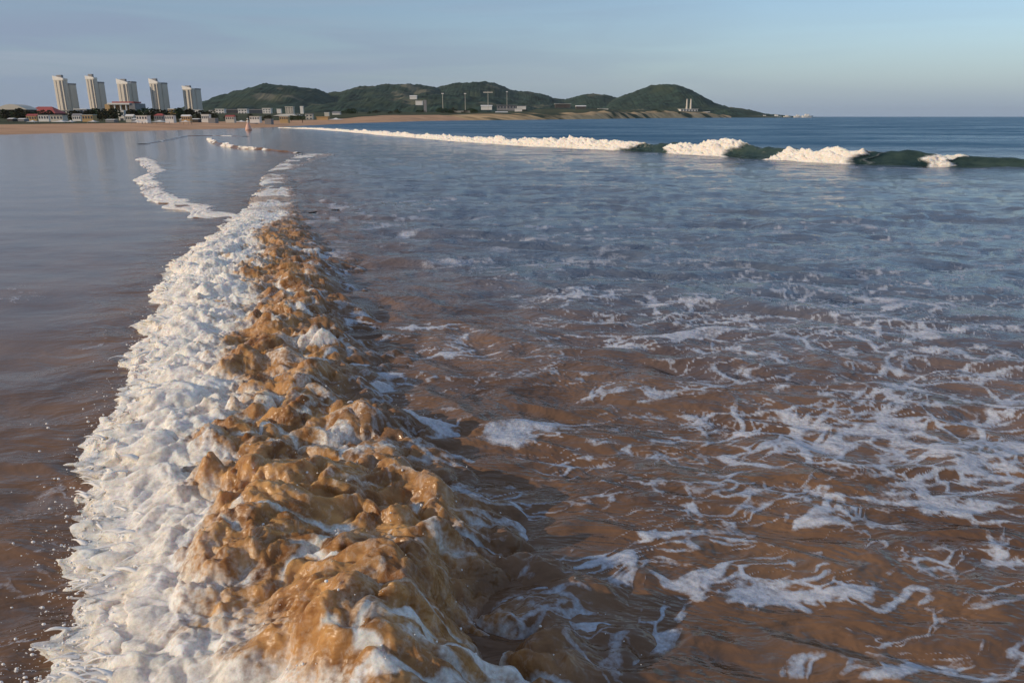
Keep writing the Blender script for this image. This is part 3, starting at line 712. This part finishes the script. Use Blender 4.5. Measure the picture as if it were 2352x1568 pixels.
# ------------------------------------------------------------------ the town behind the beach (photograph pixels of the full frame give bearings and heights)
K = 1 / 1.12245
def wpos(sx_, sy_, dist): return at(sx_ * K, sy_ * K, dist)

def tower(x0, x1, xr, ytop, yrear, dist, label, lead=0.62, slant=0.10):
    """two joined slabs: the sunlit front one with a dark glazed slot and a slanted crown, the lower one behind in shade"""
    p0, p1, p2 = wpos(x0, ytop, dist), wpos(x1, ytop, dist), wpos(xr, yrear, dist)
    h = p0[2]; hr = p2[2]; W = p1[0] - p0[0]; W2 = p2[0] - p1[0]
    root = empty('apartment_tower', (p0[0] + W / 2, dist, 0)); tag(root, label, 'tower', 'row of high-rise towers behind the far beach')
    rz = R(-20)
    ca, sa = math.cos(rz), math.sin(rz)
    def rot(x, y): return (x * ca - y * sa, x * sa + y * ca)
    def rrect(w_, d_, r_, n=5, ox=0, oy=0):
        pts = []
        for cx_, cy_, a0 in ((w_ / 2 - r_, d_ / 2 - r_, 0), (-w_ / 2 + r_, d_ / 2 - r_, 90), (-w_ / 2 + r_, -d_ / 2 + r_, 180), (w_ / 2 - r_, -d_ / 2 + r_, 270)):
            for i in range(n):
                a = R(a0 + 90 * i / (n - 1)); pts.append(rot(ox + cx_ + r_ * math.cos(a), oy + cy_ + r_ * math.sin(a)))
        return pts
    w1 = W * 1.22; d1 = max(W2 * .75, W * .35)
    body = rrect(w1, d1, d1 * 0.3)
    m = MB(); m.loft([[(x, y, -2) for x, y in body], [(x * 1.02, y * 1.02, h * .5) for x, y in body], [(x, y, h * .90) for x, y in body]])
    m.build('front_slab', M['concrete'], root)
    # crown: slanted cap, high on the left
    m = MB(); cr_ = rrect(w1 * 1.06, d1 * 1.08, d1 * 0.3)
    m.loft([[(x, y, h * .90 + .02) for x, y in cr_], [(x, y, h * (.935 + slant * (0.42 - x / w1 * 0.9))) for x, y in cr_]])
    m.build('crown', M['white'], root)
    m = MB(); rf = rrect(w1 * .5, d1 * .5, 1.0)
    m.loft([[(x, y, h * .93) for x, y in rf], [(x, y, h * (1.0 + slant * .25)) for x, y in rf]])
    m.build('plant_room', M['grey'], root)
    # glazed slot and window bays on the sunlit face
    for fx, fw, mt in ((0.16, 0.16, 'glass'), (-0.20, 0.05, 'grey'), (0.40, 0.05, 'glass')):
        c = [rot(fx * w1 + sx_ * fw * w1 / 2, -d1 / 2 + yy) for sx_, yy in ((-1, -.35), (1, -.35), (1, .6), (-1, .6))]
        m = MB(); m.loft([[(x, y, 4) for x, y in c], [(x * 1.0, y, h * .885) for x, y in c]]); m.build('glazed_bay', M[mt], root)
    for k in range(1, 4):
        z = h * (0.08 + 0.8 * k / 4); c = rrect(w1 * 1.035, d1 * 1.05, d1 * 0.3)
        m = MB(); m.loft([[(x, y, z) for x, y in c], [(x, y, z + h * .007) for x, y in c]]); m.build('balcony_band', M['concrete'], root)
    # rear slab, lower, to the right
    w2 = w1 * .86; d2 = W2 * 1.0 + 2; ox, oy = w1 * .13, d1 / 2 + d2 / 2 + .05
    c = rrect(w2, d2, d2 * .2, 4, ox, oy)
    m = MB(); m.loft([[(x, y, -2) for x, y in c], [(x, y, hr * .96) for x, y in c]]); m.build('rear_slab', M['concrete'], root)
    c = rrect(w2 * 1.04, d2 * 1.03, d2 * .2, 4, ox, oy + .1)
    m = MB(); m.loft([[(x, y, hr * .96 + .02) for x, y in c], [(x, y, hr) for x, y in c]]); m.build('rear_crown', M['grey'], root)
    m = MB(); c = rrect(W * 1.35, W * 1.0, 2.0)
    m.loft([[(x, y, -2) for x, y in c], [(x, y, h * .075) for x, y in c]]); m.build('podium', M['concrete'], root)
    return root
tower(138, 169, 190, 196, 215, 1100, 'tall cream tower with slanted crown and dark lower slab, leftmost of the row', slant=.08)
tower(221, 246, 264, 193, 211, 1100, 'tallest slim cream tower with stepped grey rear slab, second from the left', slant=.05)
tower(302, 333, 347, 207, 210, 1080, 'broad cream tower with a white curved crown rising behind the ochre gate building', slant=.12)
tower(386, 411, 428, 206, 213, 1090, 'cream tower with a dark slot up its face fourth from the left', slant=.12)
tower(472, 498, 515, 223, 228, 1100, 'shortest tower of the row, pale with a blue-grey side next to the hill', slant=.10)

def block(x0, x1, yt, yb, dist, wall, roof, label, cat='building', depth=None, roof_h=.3, name='house', wins=0, roof_kind='flat', group=None, bottom=-1.0):
    a, b = wpos(x0, yt, dist), wpos(x1, yt, dist); w_ = b[0] - a[0]; zt = a[2]; zb = min(wpos(x0, yb, dist)[2], zt - .2)
    dp = depth or w_ * 0.7
    root = empty(name, (a[0] + w_ / 2, dist, zb)); tag(root, label, cat, group)
    hh = zt - zb; rh = min(hh * roof_h, w_ * .3)
    wt = hh - (rh if roof_kind != 'flat' else hh * .08)
    m = MB(); m.box(-w_ / 2, w_ / 2, 0, dp, bottom, wt); m.build('wall', M[wall], root)
    m = MB(); e = w_ * .04
    if roof_kind == 'flat': m.box(-w_ / 2 - e, w_ / 2 + e, -e, dp + e, wt + .003, hh)
    elif roof_kind == 'gable':
        m.add([(-w_ / 2 - e, -e, wt + .003), (w_ / 2 + e, -e, wt + .003), (w_ / 2 + e, dp + e, wt + .003), (-w_ / 2 - e, dp + e, wt + .003), (-w_ / 2 - e, dp / 2, hh), (w_ / 2 + e, dp / 2, hh)],
              [(3, 2, 1, 0), (0, 1, 5, 4), (2, 3, 4, 5), (1, 2, 5), (3, 0, 4)])
    elif roof_kind == 'barrel':
        n = 9; r0 = [(-w_ / 2 - e + (w_ + 2 * e) * i / (n - 1), wt + .003 + rh * math.sin(math.pi * i / (n - 1))) for i in range(n)]
        m.loft([[(x, -e, z) for x, z in r0] , [(x, dp + e, z) for x, z in r0]])
    elif roof_kind == 'hip':
        m.add([(-w_ / 2 - e, -e, wt + .003), (w_ / 2 + e, -e, wt + .003), (w_ / 2 + e, dp + e, wt + .003), (-w_ / 2 - e, dp + e, wt + .003), (-w_ * .25, dp / 2, hh), (w_ * .25, dp / 2, hh)],
              [(3, 2, 1, 0), (0, 1, 5, 4), (2, 3, 4, 5), (1, 2, 5), (3, 0, 4)])
    m.build('roof', M[roof], root)
    if wins:
        cols, rows = wins; ww, wh = w_ / cols * .5, wt / rows * .45
        m = MB(); m.box(-ww / 2, ww / 2, -.04 * ww - .02, .3, 0, wh); first = m.build('window', M['glass'], root, link=False); me = first.data
        for i in range(cols):
            for j in range(rows):
                o = bpy.data.objects.new('window', me); C.objects.link(o); o.parent = root
                o.location = (-w_ / 2 + w_ * (i + .5) / cols, 0, wt * (j + .35) / rows)
        bpy.data.objects.remove(first)
    return root

# left end of the town
block(-12, 66, 269, 300, 330, 'darkwall', 'concrete', 'dark hall under a sagging white roof at the left edge of the town', roof_kind='barrel', roof_h=.45, depth=7, name='hall')
block(64, 138, 275, 304, 360, 'darkwall', 'redroof', 'dark low hall with a wide red roof left of the first tower', roof_kind='hip', roof_h=.62, depth=9, name='hall')
block(126, 178, 284, 302, 420, 'concrete', 'concrete', 'cream rounded block at the foot of the leftmost tower', depth=18, wins=(6, 2))
block(190, 222, 281, 300, 430, 'grey', 'white', 'grey flat-roofed house between the first two towers', wins=(4, 2))
block(246, 268, 286, 302, 400, 'white', 'grey', 'small white house right of the slim second tower', wins=(3, 2))

def gate_building():
    a, b = wpos(268, 262, 480), wpos(346, 262, 480); w_ = b[0] - a[0]; zb = wpos(0, 312, 480)[2]; h = a[2] - zb
    root = empty('gate_building', ((a[0] + b[0]) / 2, 480, zb)); tag(root, 'ochre building with a tall framed opening and pale columns below the broad tower', 'building')
    m = MB(); m.box(-w_ / 2, -w_ * .34, 0, 14, -1, h * .86); m.build('side_wing', M['ochrewall'], root)
    m = MB(); m.box(w_ * .30, w_ / 2, 0, 14, -1, h * .90); m.build('side_wing', M['grey'], root)
    m = MB(); m.box(-w_ * .34, w_ * .30, 5, 14, -1, h * .84); m.build('rear_wall', M['ochrewall'], root)
    m = MB(); m.box(-w_ * .40, w_ * .34, -.6, 14, h * .84 + .003, h * .93); m.build('lintel_beam', M['white'], root)
    m = MB(); m.box(-w_ * .30, w_ * .42, 2, 12, h * .93 + .003, h); m.build('roof', M['redroof'], root)
    for fx in (-.18, .02, .20):
        m = MB(); m.tube((fx * w_, .5, -1), (fx * w_, .5, h * .84), .55, .5, 8); m.build('column', M['white'], root)
    return root
gate_building()
block(303, 318, 284, 318, 170, 'white', 'white', 'narrow white lifeguard tower standing on the sand in front of the gate building', 'tower', name='lifeguard_tower', wins=(1, 2))
block(352, 372, 286, 302, 420, 'white', 'grey', 'low white house with a grey roof left of the fourth tower', roof_kind='gable')
block(374, 394, 286, 300, 400, 'white', 'white', 'white gabled house just in front of the fourth tower', roof_kind='gable')
block(432, 452, 280, 304, 380, 'ochrewall', 'white', 'peach house between the fourth and fifth towers', wins=(2, 2))
block(455, 490, 284, 304, 400, 'darkwall', 'grey', 'dark long house under the shortest tower', wins=(5, 2))
block(490, 516, 283, 298, 420, 'white', 'white', 'low white block right of the shortest tower', wins=(4, 1))
block(538, 552, 284, 300, 430, 'white', 'grey', 'small white cube house at the foot of the left hill')
block(555, 577, 281, 301, 430, 'white', 'white', 'square pale block left of the brown row building', wins=(3, 3))
block(577.5, 612.5, 282, 304, 440, 'darkwall', 'grey', 'long brown row building between two pale blocks', wins=(6, 2))
block(613, 636, 281, 302, 430, 'white', 'white', 'square pinkish block right of the brown row building', wins=(3, 3))
block(637, 675, 282, 308, 440, 'glass', 'grey', 'dark glazed building between the pinkish and the tall pale block', wins=0)
block(676, 697, 279, 304, 430, 'white', 'white', 'tall pale block right of the dark glazed building', wins=(3, 4))
block(713, 724, 281, 296, 440, 'white', 'white', 'slim pale block behind the long arched roof')
block(735, 755, 275, 298, 430, 'concrete', 'concrete', 'highest cream block behind the long arched roof', wins=(3, 4))
block(773, 781, 274, 310, 400, 'white', 'white', 'thin white tower at the right end of the town', 'tower', name='tower')
block(706, 770, 294, 312, 300, 'darkwall', 'white', 'long low pavilion under a white arched roof', roof_kind='barrel', depth=12, name='pavilion', wins=(6, 1))
block(787, 805, 293, 318, 250, 'concrete', 'grey', 'beige block standing at the end of the sand', wins=(2, 3))
block(816, 845, 301, 318, 240, 'ochrewall', 'ochrewall', 'squat yellow building close to the waterline', name='beach_house')
block(836, 848, 290, 306, 300, 'concrete', 'white', 'small beige tower house behind the yellow building')
block(856, 876, 288, 302, 330, 'white', 'grey', 'white gabled house among the dark trees right of the yellow building', roof_kind='gable')
# the lower houses in front
for x0, x1, yt, dist, wl, rf, rk, l_ in ((66, 92, 294, 250, 'ochrewall', 'redroof', 'gable', 'low peach house in front of the left half of the red roof'), (97, 124, 296, 240, 'white', 'grey', 'flat', 'low white house in front of the right half of the red roof'),
        (128, 160, 297, 230, 'concrete', 'concrete', 'flat', 'low cream terrace in front of the round podium block'), (184, 206, 293, 260, 'white', 'grey', 'gable', 'low white gabled house right of the leftmost tower'),
        (210, 238, 296, 240, 'ochrewall', 'white', 'flat', 'low peach house under the slim second tower'), (322, 342, 295, 230, 'concrete', 'white', 'gable', 'low cream house right of the narrow lifeguard tower'),
        (350, 378, 298, 220, 'white', 'white', 'flat', 'long low white house left below the fourth tower'), (396, 420, 293, 250, 'grey', 'redroof', 'hip', 'low grey house with a red hip roof below the fourth tower'),
        (424, 446, 297, 230, 'white', 'grey', 'flat', 'low white house in front of the peach house'), (466, 488, 296, 240, 'ochrewall', 'white', 'gable', 'low peach gabled house under the shortest tower'),
        (518, 538, 295, 250, 'white', 'white', 'flat', 'low white house at the left end of the hill'), (580, 602, 297, 240, 'concrete', 'redroof', 'gable', 'low cream house with a red roof before the brown row building'),
        (643, 668, 300, 230, 'white', 'white', 'flat', 'low white house before the dark glazed building'), (720, 742, 300, 220, 'ochrewall', 'white', 'flat', 'low peach house before the long arched roof')):
    block(x0, x1, yt, 311, dist * .58, wl, rf, l_, roof_kind=rk, wins=(4, 1), bottom=-.4)
# houses on the headland
block(1056, 1074, 246, 254, 900, 'white', 'white', 'white house high on the green slope of the middle hill', roof_kind='gable')
block(1071, 1089, 260, 269, 860, 'white', 'white', 'white flat-roofed house on stilts below the middle hill')
block(1092, 1099, 258, 292, 700, 'grey', 'grey', 'grey concrete silo between the headland trees', 'silo', name='silo')
block(1170, 1213, 286, 296, 520, 'concrete', 'concrete', 'long pale low wall building on the headland bank', depth=5)
block(1240, 1268, 271, 281, 760, 'white', 'white', 'white house under the crossed mast', roof_kind='gable')
block(1281, 1331, 271, 283, 780, 'grey', 'grey', 'long lavender-grey shed on top of the headland', depth=14, name='shed', wins=(6, 1))
block(1333, 1356, 273, 280, 800, 'white', 'grey', 'short grey shed at the right end of the long one', name='shed', depth=8)
block(1327, 1346, 280, 285, 700, 'white', 'white', 'small white cabin below the grey sheds', name='cabin')
block(1278, 1308, 288, 297, 500, 'concrete', 'white', 'pale hut on the bank just above the water', name='hut', roof_kind='gable')
block(1432, 1471, 268, 276, 860, 'darkwall', 'white', 'hall with a long white roof on the ridge of the headland', depth=14, name='hall')
block(1486, 1511, 272, 281, 840, 'darkwall', 'white', 'second white-roofed hall lower on the headland ridge', depth=12, roof_kind='gable', name='hall')
block(1511, 1536, 291, 307, 640, 'concrete', 'ochrewall', 'beige boathouse at the foot of the ochre cliff', name='boathouse', roof_kind='gable')
block(1543, 1568, 280, 286, 900, 'white', 'white', 'white cabin at the edge of the ochre cliff', name='cabin')
block(1755, 1799, 281, 290, 1150, 'white', 'white', 'white works building under the twin chimneys', wins=(6, 1), name='works')
block(1815, 1831, 288, 294, 1150, 'white', 'concrete', 'small white house near the point', roof_kind='gable')
block(1905, 1940, 295, 302, 1200, 'concrete', 'white', 'low pink-white harbour wall house at the point', depth=6, name='harbour_house')

def mast(x, yt, yb, dist, label, cross=0.0, r=0.26):
    a = wpos(x, yt, dist); zb = wpos(x, yb, dist)[2]; h = a[2] - zb
    root = empty('mast', (a[0], dist, zb)); tag(root, label, 'mast')
    m = MB(); m.tube((0, 0, -4), (0, 0, h), r, r * .6, 8); m.build('pole', M['concrete'], root)
    if cross:
        m = MB(); m.box(-cross, cross, -.3, .3, h - 1.6, h - .8); m.build('cross_arm', M['concrete'], root)
    else:
        m = MB(); m.box(-.9, .9, -.5, .5, h, h + .7); m.build('lamp_head', M['white'], root)
mast(1141, 243, 287, 620, 'tall white mast in front of the green slope of the middle hill')
mast(1199, 243, 277, 640, 'leaning-looking thin mast right of the tall white mast', r=.22)
mast(1258, 235, 273, 740, 'mast with a cross-arm above the white headland house', cross=4.5)
mast(1307, 238, 272, 780, 'slim mast behind the long lavender-grey shed', r=.22)
for x, l_ in ((1772, 'left one of the two pale chimneys near the point'), (1782, 'right one of the two pale chimneys near the point')):
    a = wpos(x, 255, 1160); zb = wpos(x, 284, 1160)[2]; h = a[2] - zb
    root = empty('chimney', (a[0], 1160, zb)); tag(root, l_, 'chimney', 'twin chimneys')
    m = MB(); m.tube((0, 0, -5), (0, 0, h * .95), 1.6, 1.1, 10); m.build('stack', M['concrete'], root)
    m = MB(); m.tube((0, 0, h * .95), (0, 0, h), 1.35, 1.35, 10); m.build('rim', M['grey'], root)

# ---- trees
def tree_proto(seed, mat, squat=1.0):
    rs = np.random.default_rng(seed); 
    m = MB(); m.tube((0, 0, -.15), (0.02, 0, .42), .05, .03, 6)
    for k in range(4):
        a = rs.random() * 6.28; m.tube((0.02, 0, .28 + .04 * k), (.22 * math.cos(a), .22 * math.sin(a), .55 + .05 * k), .02, .008, 5)
    tr = m.build('trunk', M['bark'], link=False)
    vs, fs = [], []
    for k in range(190):
        a = rs.random() * 6.28; q = rs.random() ** .5; zz_ = .28 + .72 * rs.random()
        rad = .40 * math.sin(math.pi * min(1, max(0.03, (zz_ - .2) / .82))) ** .6 * squat * (0.75 + 0.5 * math.sin(a * 3 + seed) ** 2)
        c = np.array([q * rad * math.cos(a), q * rad * math.sin(a), zz_ + .03 * rs.normal()])
        n = rs.normal(size=3); n /= np.linalg.norm(n); u_ = np.cross(n, [0.3, .2, .9]); u_ /= np.linalg.norm(u_); v_ = np.cross(n, u_); s_ = .045 + .05 * rs.random()
        b = len(vs); vs += [c + u_ * s_, c + v_ * s_ * .7 + n * .02, c - u_ * s_, c - v_ * s_ * .7 + n * .02]; fs.append((b, b + 1, b + 2, b + 3))
    crn = mesh_np('crown', np.array(vs), np.array(fs), None, M[mat], None, False, link=False)
    return tr.data, crn.data
PROT = [tree_proto(3, 'leaf'), tree_proto(4, 'leaf', 1.3), tree_proto(5, 'leaf2', 1.1), tree_proto(6, 'leaf2', 1.4)]
def tree(sx_, ytop, ybase, dist, kind, label, group, wide=1.0):
    a = wpos(sx_, ytop, dist); zb = wpos(sx_, ybase, dist)[2]; h = a[2] - zb
    root = empty('tree', (a[0], dist, zb), random.random() * 6.28); tag(root, label, 'tree', group)
    for nm, me in zip(('trunk', 'crown'), PROT[kind]):
        o = bpy.data.objects.new(nm, me); C.objects.link(o); o.parent = root; o.scale = (h * wide, h * wide, h)
for x0, x1, n, yt, w_ in ((2, 64, 7, 286, 'under the sagging white roof'), (66, 128, 5, 292, 'below the wide red roof'), (180, 205, 3, 290, 'between the first two towers'), (218, 300, 9, 289, 'between the slim tower and the ochre gate building'),
                          (318, 384, 8, 288, 'between the gate building and the fourth tower'), (384, 430, 5, 290, 'at the foot of the fourth tower'), (450, 492, 5, 287, 'left below the shortest tower'), (508, 556, 6, 294, 'at the left end of the hill'),
                          (577, 612, 3, 301, 'before the brown row building'), (640, 700, 5, 303, 'before the dark glazed building'), (742, 790, 3, 304, 'beside the long arched roof')):
    for i in range(n):
        x = x0 + (x1 - x0) * (i + .2 + .6 * random.random()) / n
        tree(x, yt - 4 + random.uniform(-5, 5), 314, random.uniform(150, 215), random.choice((0, 0, 1, 3)), 'dark bushy tree behind the far beach ' + w_, 'trees behind the far beach', random.uniform(1.0, 1.5))
for i in range(26):
    x = random.uniform(880, 1250); tree(x, random.uniform(279, 290), random.uniform(297, 303), random.uniform(430, 560), random.choice((2, 3, 1)), 'green tree on the bank of the headland', 'trees on the headland bank', random.uniform(1.1, 1.6))
for i in range(16):
    x = random.uniform(1340, 1760); tree(x, random.uniform(281, 289), random.uniform(293, 297), random.uniform(760, 950), random.choice((2, 3)), 'green tree above the ochre cliff', 'trees above the cliff', random.uniform(1.1, 1.7))

# ---- things on the sand
def tent(sx_, yt, yb, dist, wpx, label, cat='tent', group='white tents on the far beach'):
    a = wpos(sx_, yt, dist); zb = wpos(sx_, yb, dist)[2]; h = a[2] - zb; w_ = wpx * K * dist / F_PX
    root = empty('beach_tent', (a[0], dist, zb)); tag(root, label, cat, group)
    m = MB(); q = w_ / 2
    m.add([(-q, -q, h * .55), (q, -q, h * .55), (q, q, h * .55), (-q, q, h * .55), (0, 0, h), (-q * .35, -q * .35, h * .72), (q * .35, -q * .35, h * .72), (q * .35, q * .35, h * .72), (-q * .35, q * .35, h * .72)],
          [(0, 1, 6, 5), (1, 2, 7, 6), (2, 3, 8, 7), (3, 0, 5, 8), (5, 6, 4), (6, 7, 4), (7, 8, 4), (8, 5, 4)])
    m.build('canopy', M['white'], root)
    for x, y in ((-1, -1), (1, -1), (1, 1), (-1, 1)):
        m = MB(); m.tube((x * q * .93, y * q * .93, -.5), (x * q * .93, y * q * .93, h * .56), .03, .03, 5); m.build('tent_pole', M['grey'], root)
for x, wd_, l_ in ((84, 22, 'in front of the wide red roof'), (158, 34, 'under the leftmost tower'), (182, 18, 'just right of the leftmost tower'), (240, 20, 'below the slim second tower'),
                   (352, 20, 'right of the gate building'), (378, 18, 'left of the fourth tower'), (412, 34, 'below the fourth tower, the widest one'), (478, 22, 'below the shortest tower'),
                   (522, 18, 'right of the shortest tower'), (600, 26, 'in front of the brown row building'), (622, 22, 'behind the person in the shallows'), (664, 20, 'in front of the dark glazed building'),
                   (866, 34, 'right of the squat yellow building')):
    tent(x, 310 if x < 800 else 304, 319 if x < 800 else 314, 118 if x < 500 else (150 if x < 800 else 230), wd_, 'white peaked tent on the far sand ' + l_)
for x, wd_, l_ in ((24, 14, 'at the left end of the beach'), (52, 18, 'under the sagging white roof'), (108, 14, 'below the right end of the red roof'), (150, 18, 'before the cream podium block'),
                   (282, 22, 'at the left foot of the gate building'), (345, 14, 'at the right foot of the gate building'), (470, 16, 'left below the shortest tower'), (500, 20, 'right below the shortest tower'),
                   (545, 18, 'left of the square pale block'), (588, 16, 'before the brown row building'), (650, 14, 'before the dark glazed building'), (690, 16, 'before the tall pale block')):
    block(x - wd_ / 2, x + wd_ / 2, 306 + random.uniform(-2, 2), 313, random.uniform(128, 145), random.choice(('grey', 'darkwall', 'grey')), 'white', 'low beach kiosk with a pale roof ' + l_, 'kiosk', name='beach_kiosk', depth=1.5, roof_kind=random.choice(('flat', 'gable')), group='kiosks behind the far beach')

# ---- boats off the point
def boat(sx_, sy_, dist, ln, label):
    a = wpos(sx_, sy_, dist); root = empty('boat', (a[0], dist, 0)); tag(root, label, 'boat', 'white boats off the point')
    sec = [(-.5, .11), (-.3, .15), (0, .17), (.3, .13), (.5, .01)]
    m = MB(); m.loft([[(x * ln, -w_ * ln, .16 * ln + .05 * abs(x) * ln), (x * ln, w_ * ln, .16 * ln + .05 * abs(x) * ln), (x * ln, w_ * .6 * ln, -.05 * ln), (x * ln, -w_ * .6 * ln, -.05 * ln)] for x, w_ in sec]); m.build('hull', M['white'], root)
    m = MB(); m.box(-.25 * ln, .1 * ln, -.09 * ln, .09 * ln, .16 * ln, .32 * ln); m.build('cabin', M['white'], root)
for x, ln, l_ in ((1972, 11, 'nearest the tip of the headland'), (2003, 14, 'second out from the tip of the headland'), (2030, 12, 'in the middle of the five off the headland'), (2058, 13, 'second from the open-sea end'), (2082, 16, 'farthest out to sea')):
    boat(x, 301, 1180 + random.uniform(-60, 60), ln, 'tiny white boat on the horizon, ' + l_)

# ---- the person wading at the far edge of the bay
def person():
    g = ground(571, 299); D_ = math.hypot(*g); s_ = 1.62
    root = empty('person', (g[0], g[1], -0.06)); tag(root, 'person in white top and flared peach skirt standing in the far shallows', 'person')
    vs = [(0, 0, .98), (0, 0, 1.12), (0, 0, 1.30), (0, 0, 1.40), (0, -.02, 1.48), (0, -.03, 1.56), (.16, 0, 1.36), (.24, -.04, 1.12), (.20, -.14, .92), (-.16, 0, 1.36), (-.25, -.02, 1.12), (-.27, -.08, .90),
          (.09, 0, .92), (.11, 0, .50), (.12, .02, .06), (-.09, 0, .92), (-.11, 0, .50), (-.12, .02, .06)]
    es = [(0, 1), (1, 2), (2, 3), (3, 4), (4, 5), (2, 6), (6, 7), (7, 8), (2, 9), (9, 10), (10, 11), (0, 12), (12, 13), (13, 14), (0, 15), (15, 16), (16, 17)]
    rad = [.13, .12, .13, .055, .085, .08, .055, .042, .032, .055, .042, .032, .09, .06, .045, .09, .06, .045]
    me = bpy.data.meshes.new('body'); me.from_pydata(vs, es, []); o = bpy.data.objects.new('body', me); C.objects.link(o); o.parent = root
    md = o.modifiers.new('skin', 'SKIN'); 
    for v_, r_ in zip(me.skin_vertices[0].data, rad): v_.radius = (r_, r_ * .8)
    me.skin_vertices[0].data[0].use_root = True
    sb = o.modifiers.new('sub', 'SUBSURF'); sb.levels = 1; sb.render_levels = 2
    M['skin'] = simple('skin', (0.50, 0.30, 0.20), .6, .05, 4); me.materials.append(M['skin'])
    def lathe(name, prof, mat, n=18, flute=0.0):
        m = MB(); m.loft([[((r_ * (1 + flute * math.sin(6 * 2 * math.pi * i / n) * (1 - z / 1.1))) * math.cos(2 * math.pi * i / n), .8 * r_ * math.sin(2 * math.pi * i / n), z) for i in range(n)] for r_, z in prof]); return m.build(name, mat, root, True)
    M['peach'] = simple('peach_cloth', (0.72, 0.45, 0.36), .8, .06, 3); M['hair'] = simple('dark_hair', (0.03, 0.02, 0.015), .5, .2, 20)
    lathe('skirt', [(.44, .02), (.40, .25), (.33, .55), (.24, .82), (.16, 1.02), (.15, 1.08)], M['peach'], 24, .12)
    lathe('top', [(.155, 1.05), (.15, 1.15), (.17, 1.28), (.16, 1.36), (.08, 1.43)], M['white'])
    lathe('hat', [(.20, 1.585), (.12, 1.60), (.10, 1.66), (.05, 1.70), (.005, 1.71)], M['white'])
    root.scale = (.86, .86, .86)
    m = lathe('hair', [(.08, 1.40), (.098, 1.50), (.098, 1.58), (.07, 1.60)], M['hair']); m.location = (0, .03, 0)
person()

# ------------------------------------------------------------------ the air: far things fade a little towards blue
m = bpy.data.materials.new('haze'); m.use_nodes = True; n = m.node_tree.nodes
n.remove(n['Principled BSDF']); v = n.new('ShaderNodeVolumePrincipled'); v.inputs['Color'].default_value = (0.80, 0.87, 0.96, 1)
v.inputs['Density'].default_value = 0.00005; v.inputs['Anisotropy'].default_value = 0.2
m.node_tree.links.new(v.outputs[0], n['Material Output'].inputs['Volume'])
mb = MB(); mb.box(-9500, 9500, -9500, 9500, -5.3, 92); tag(mb.build('haze', m), kind='stuff')
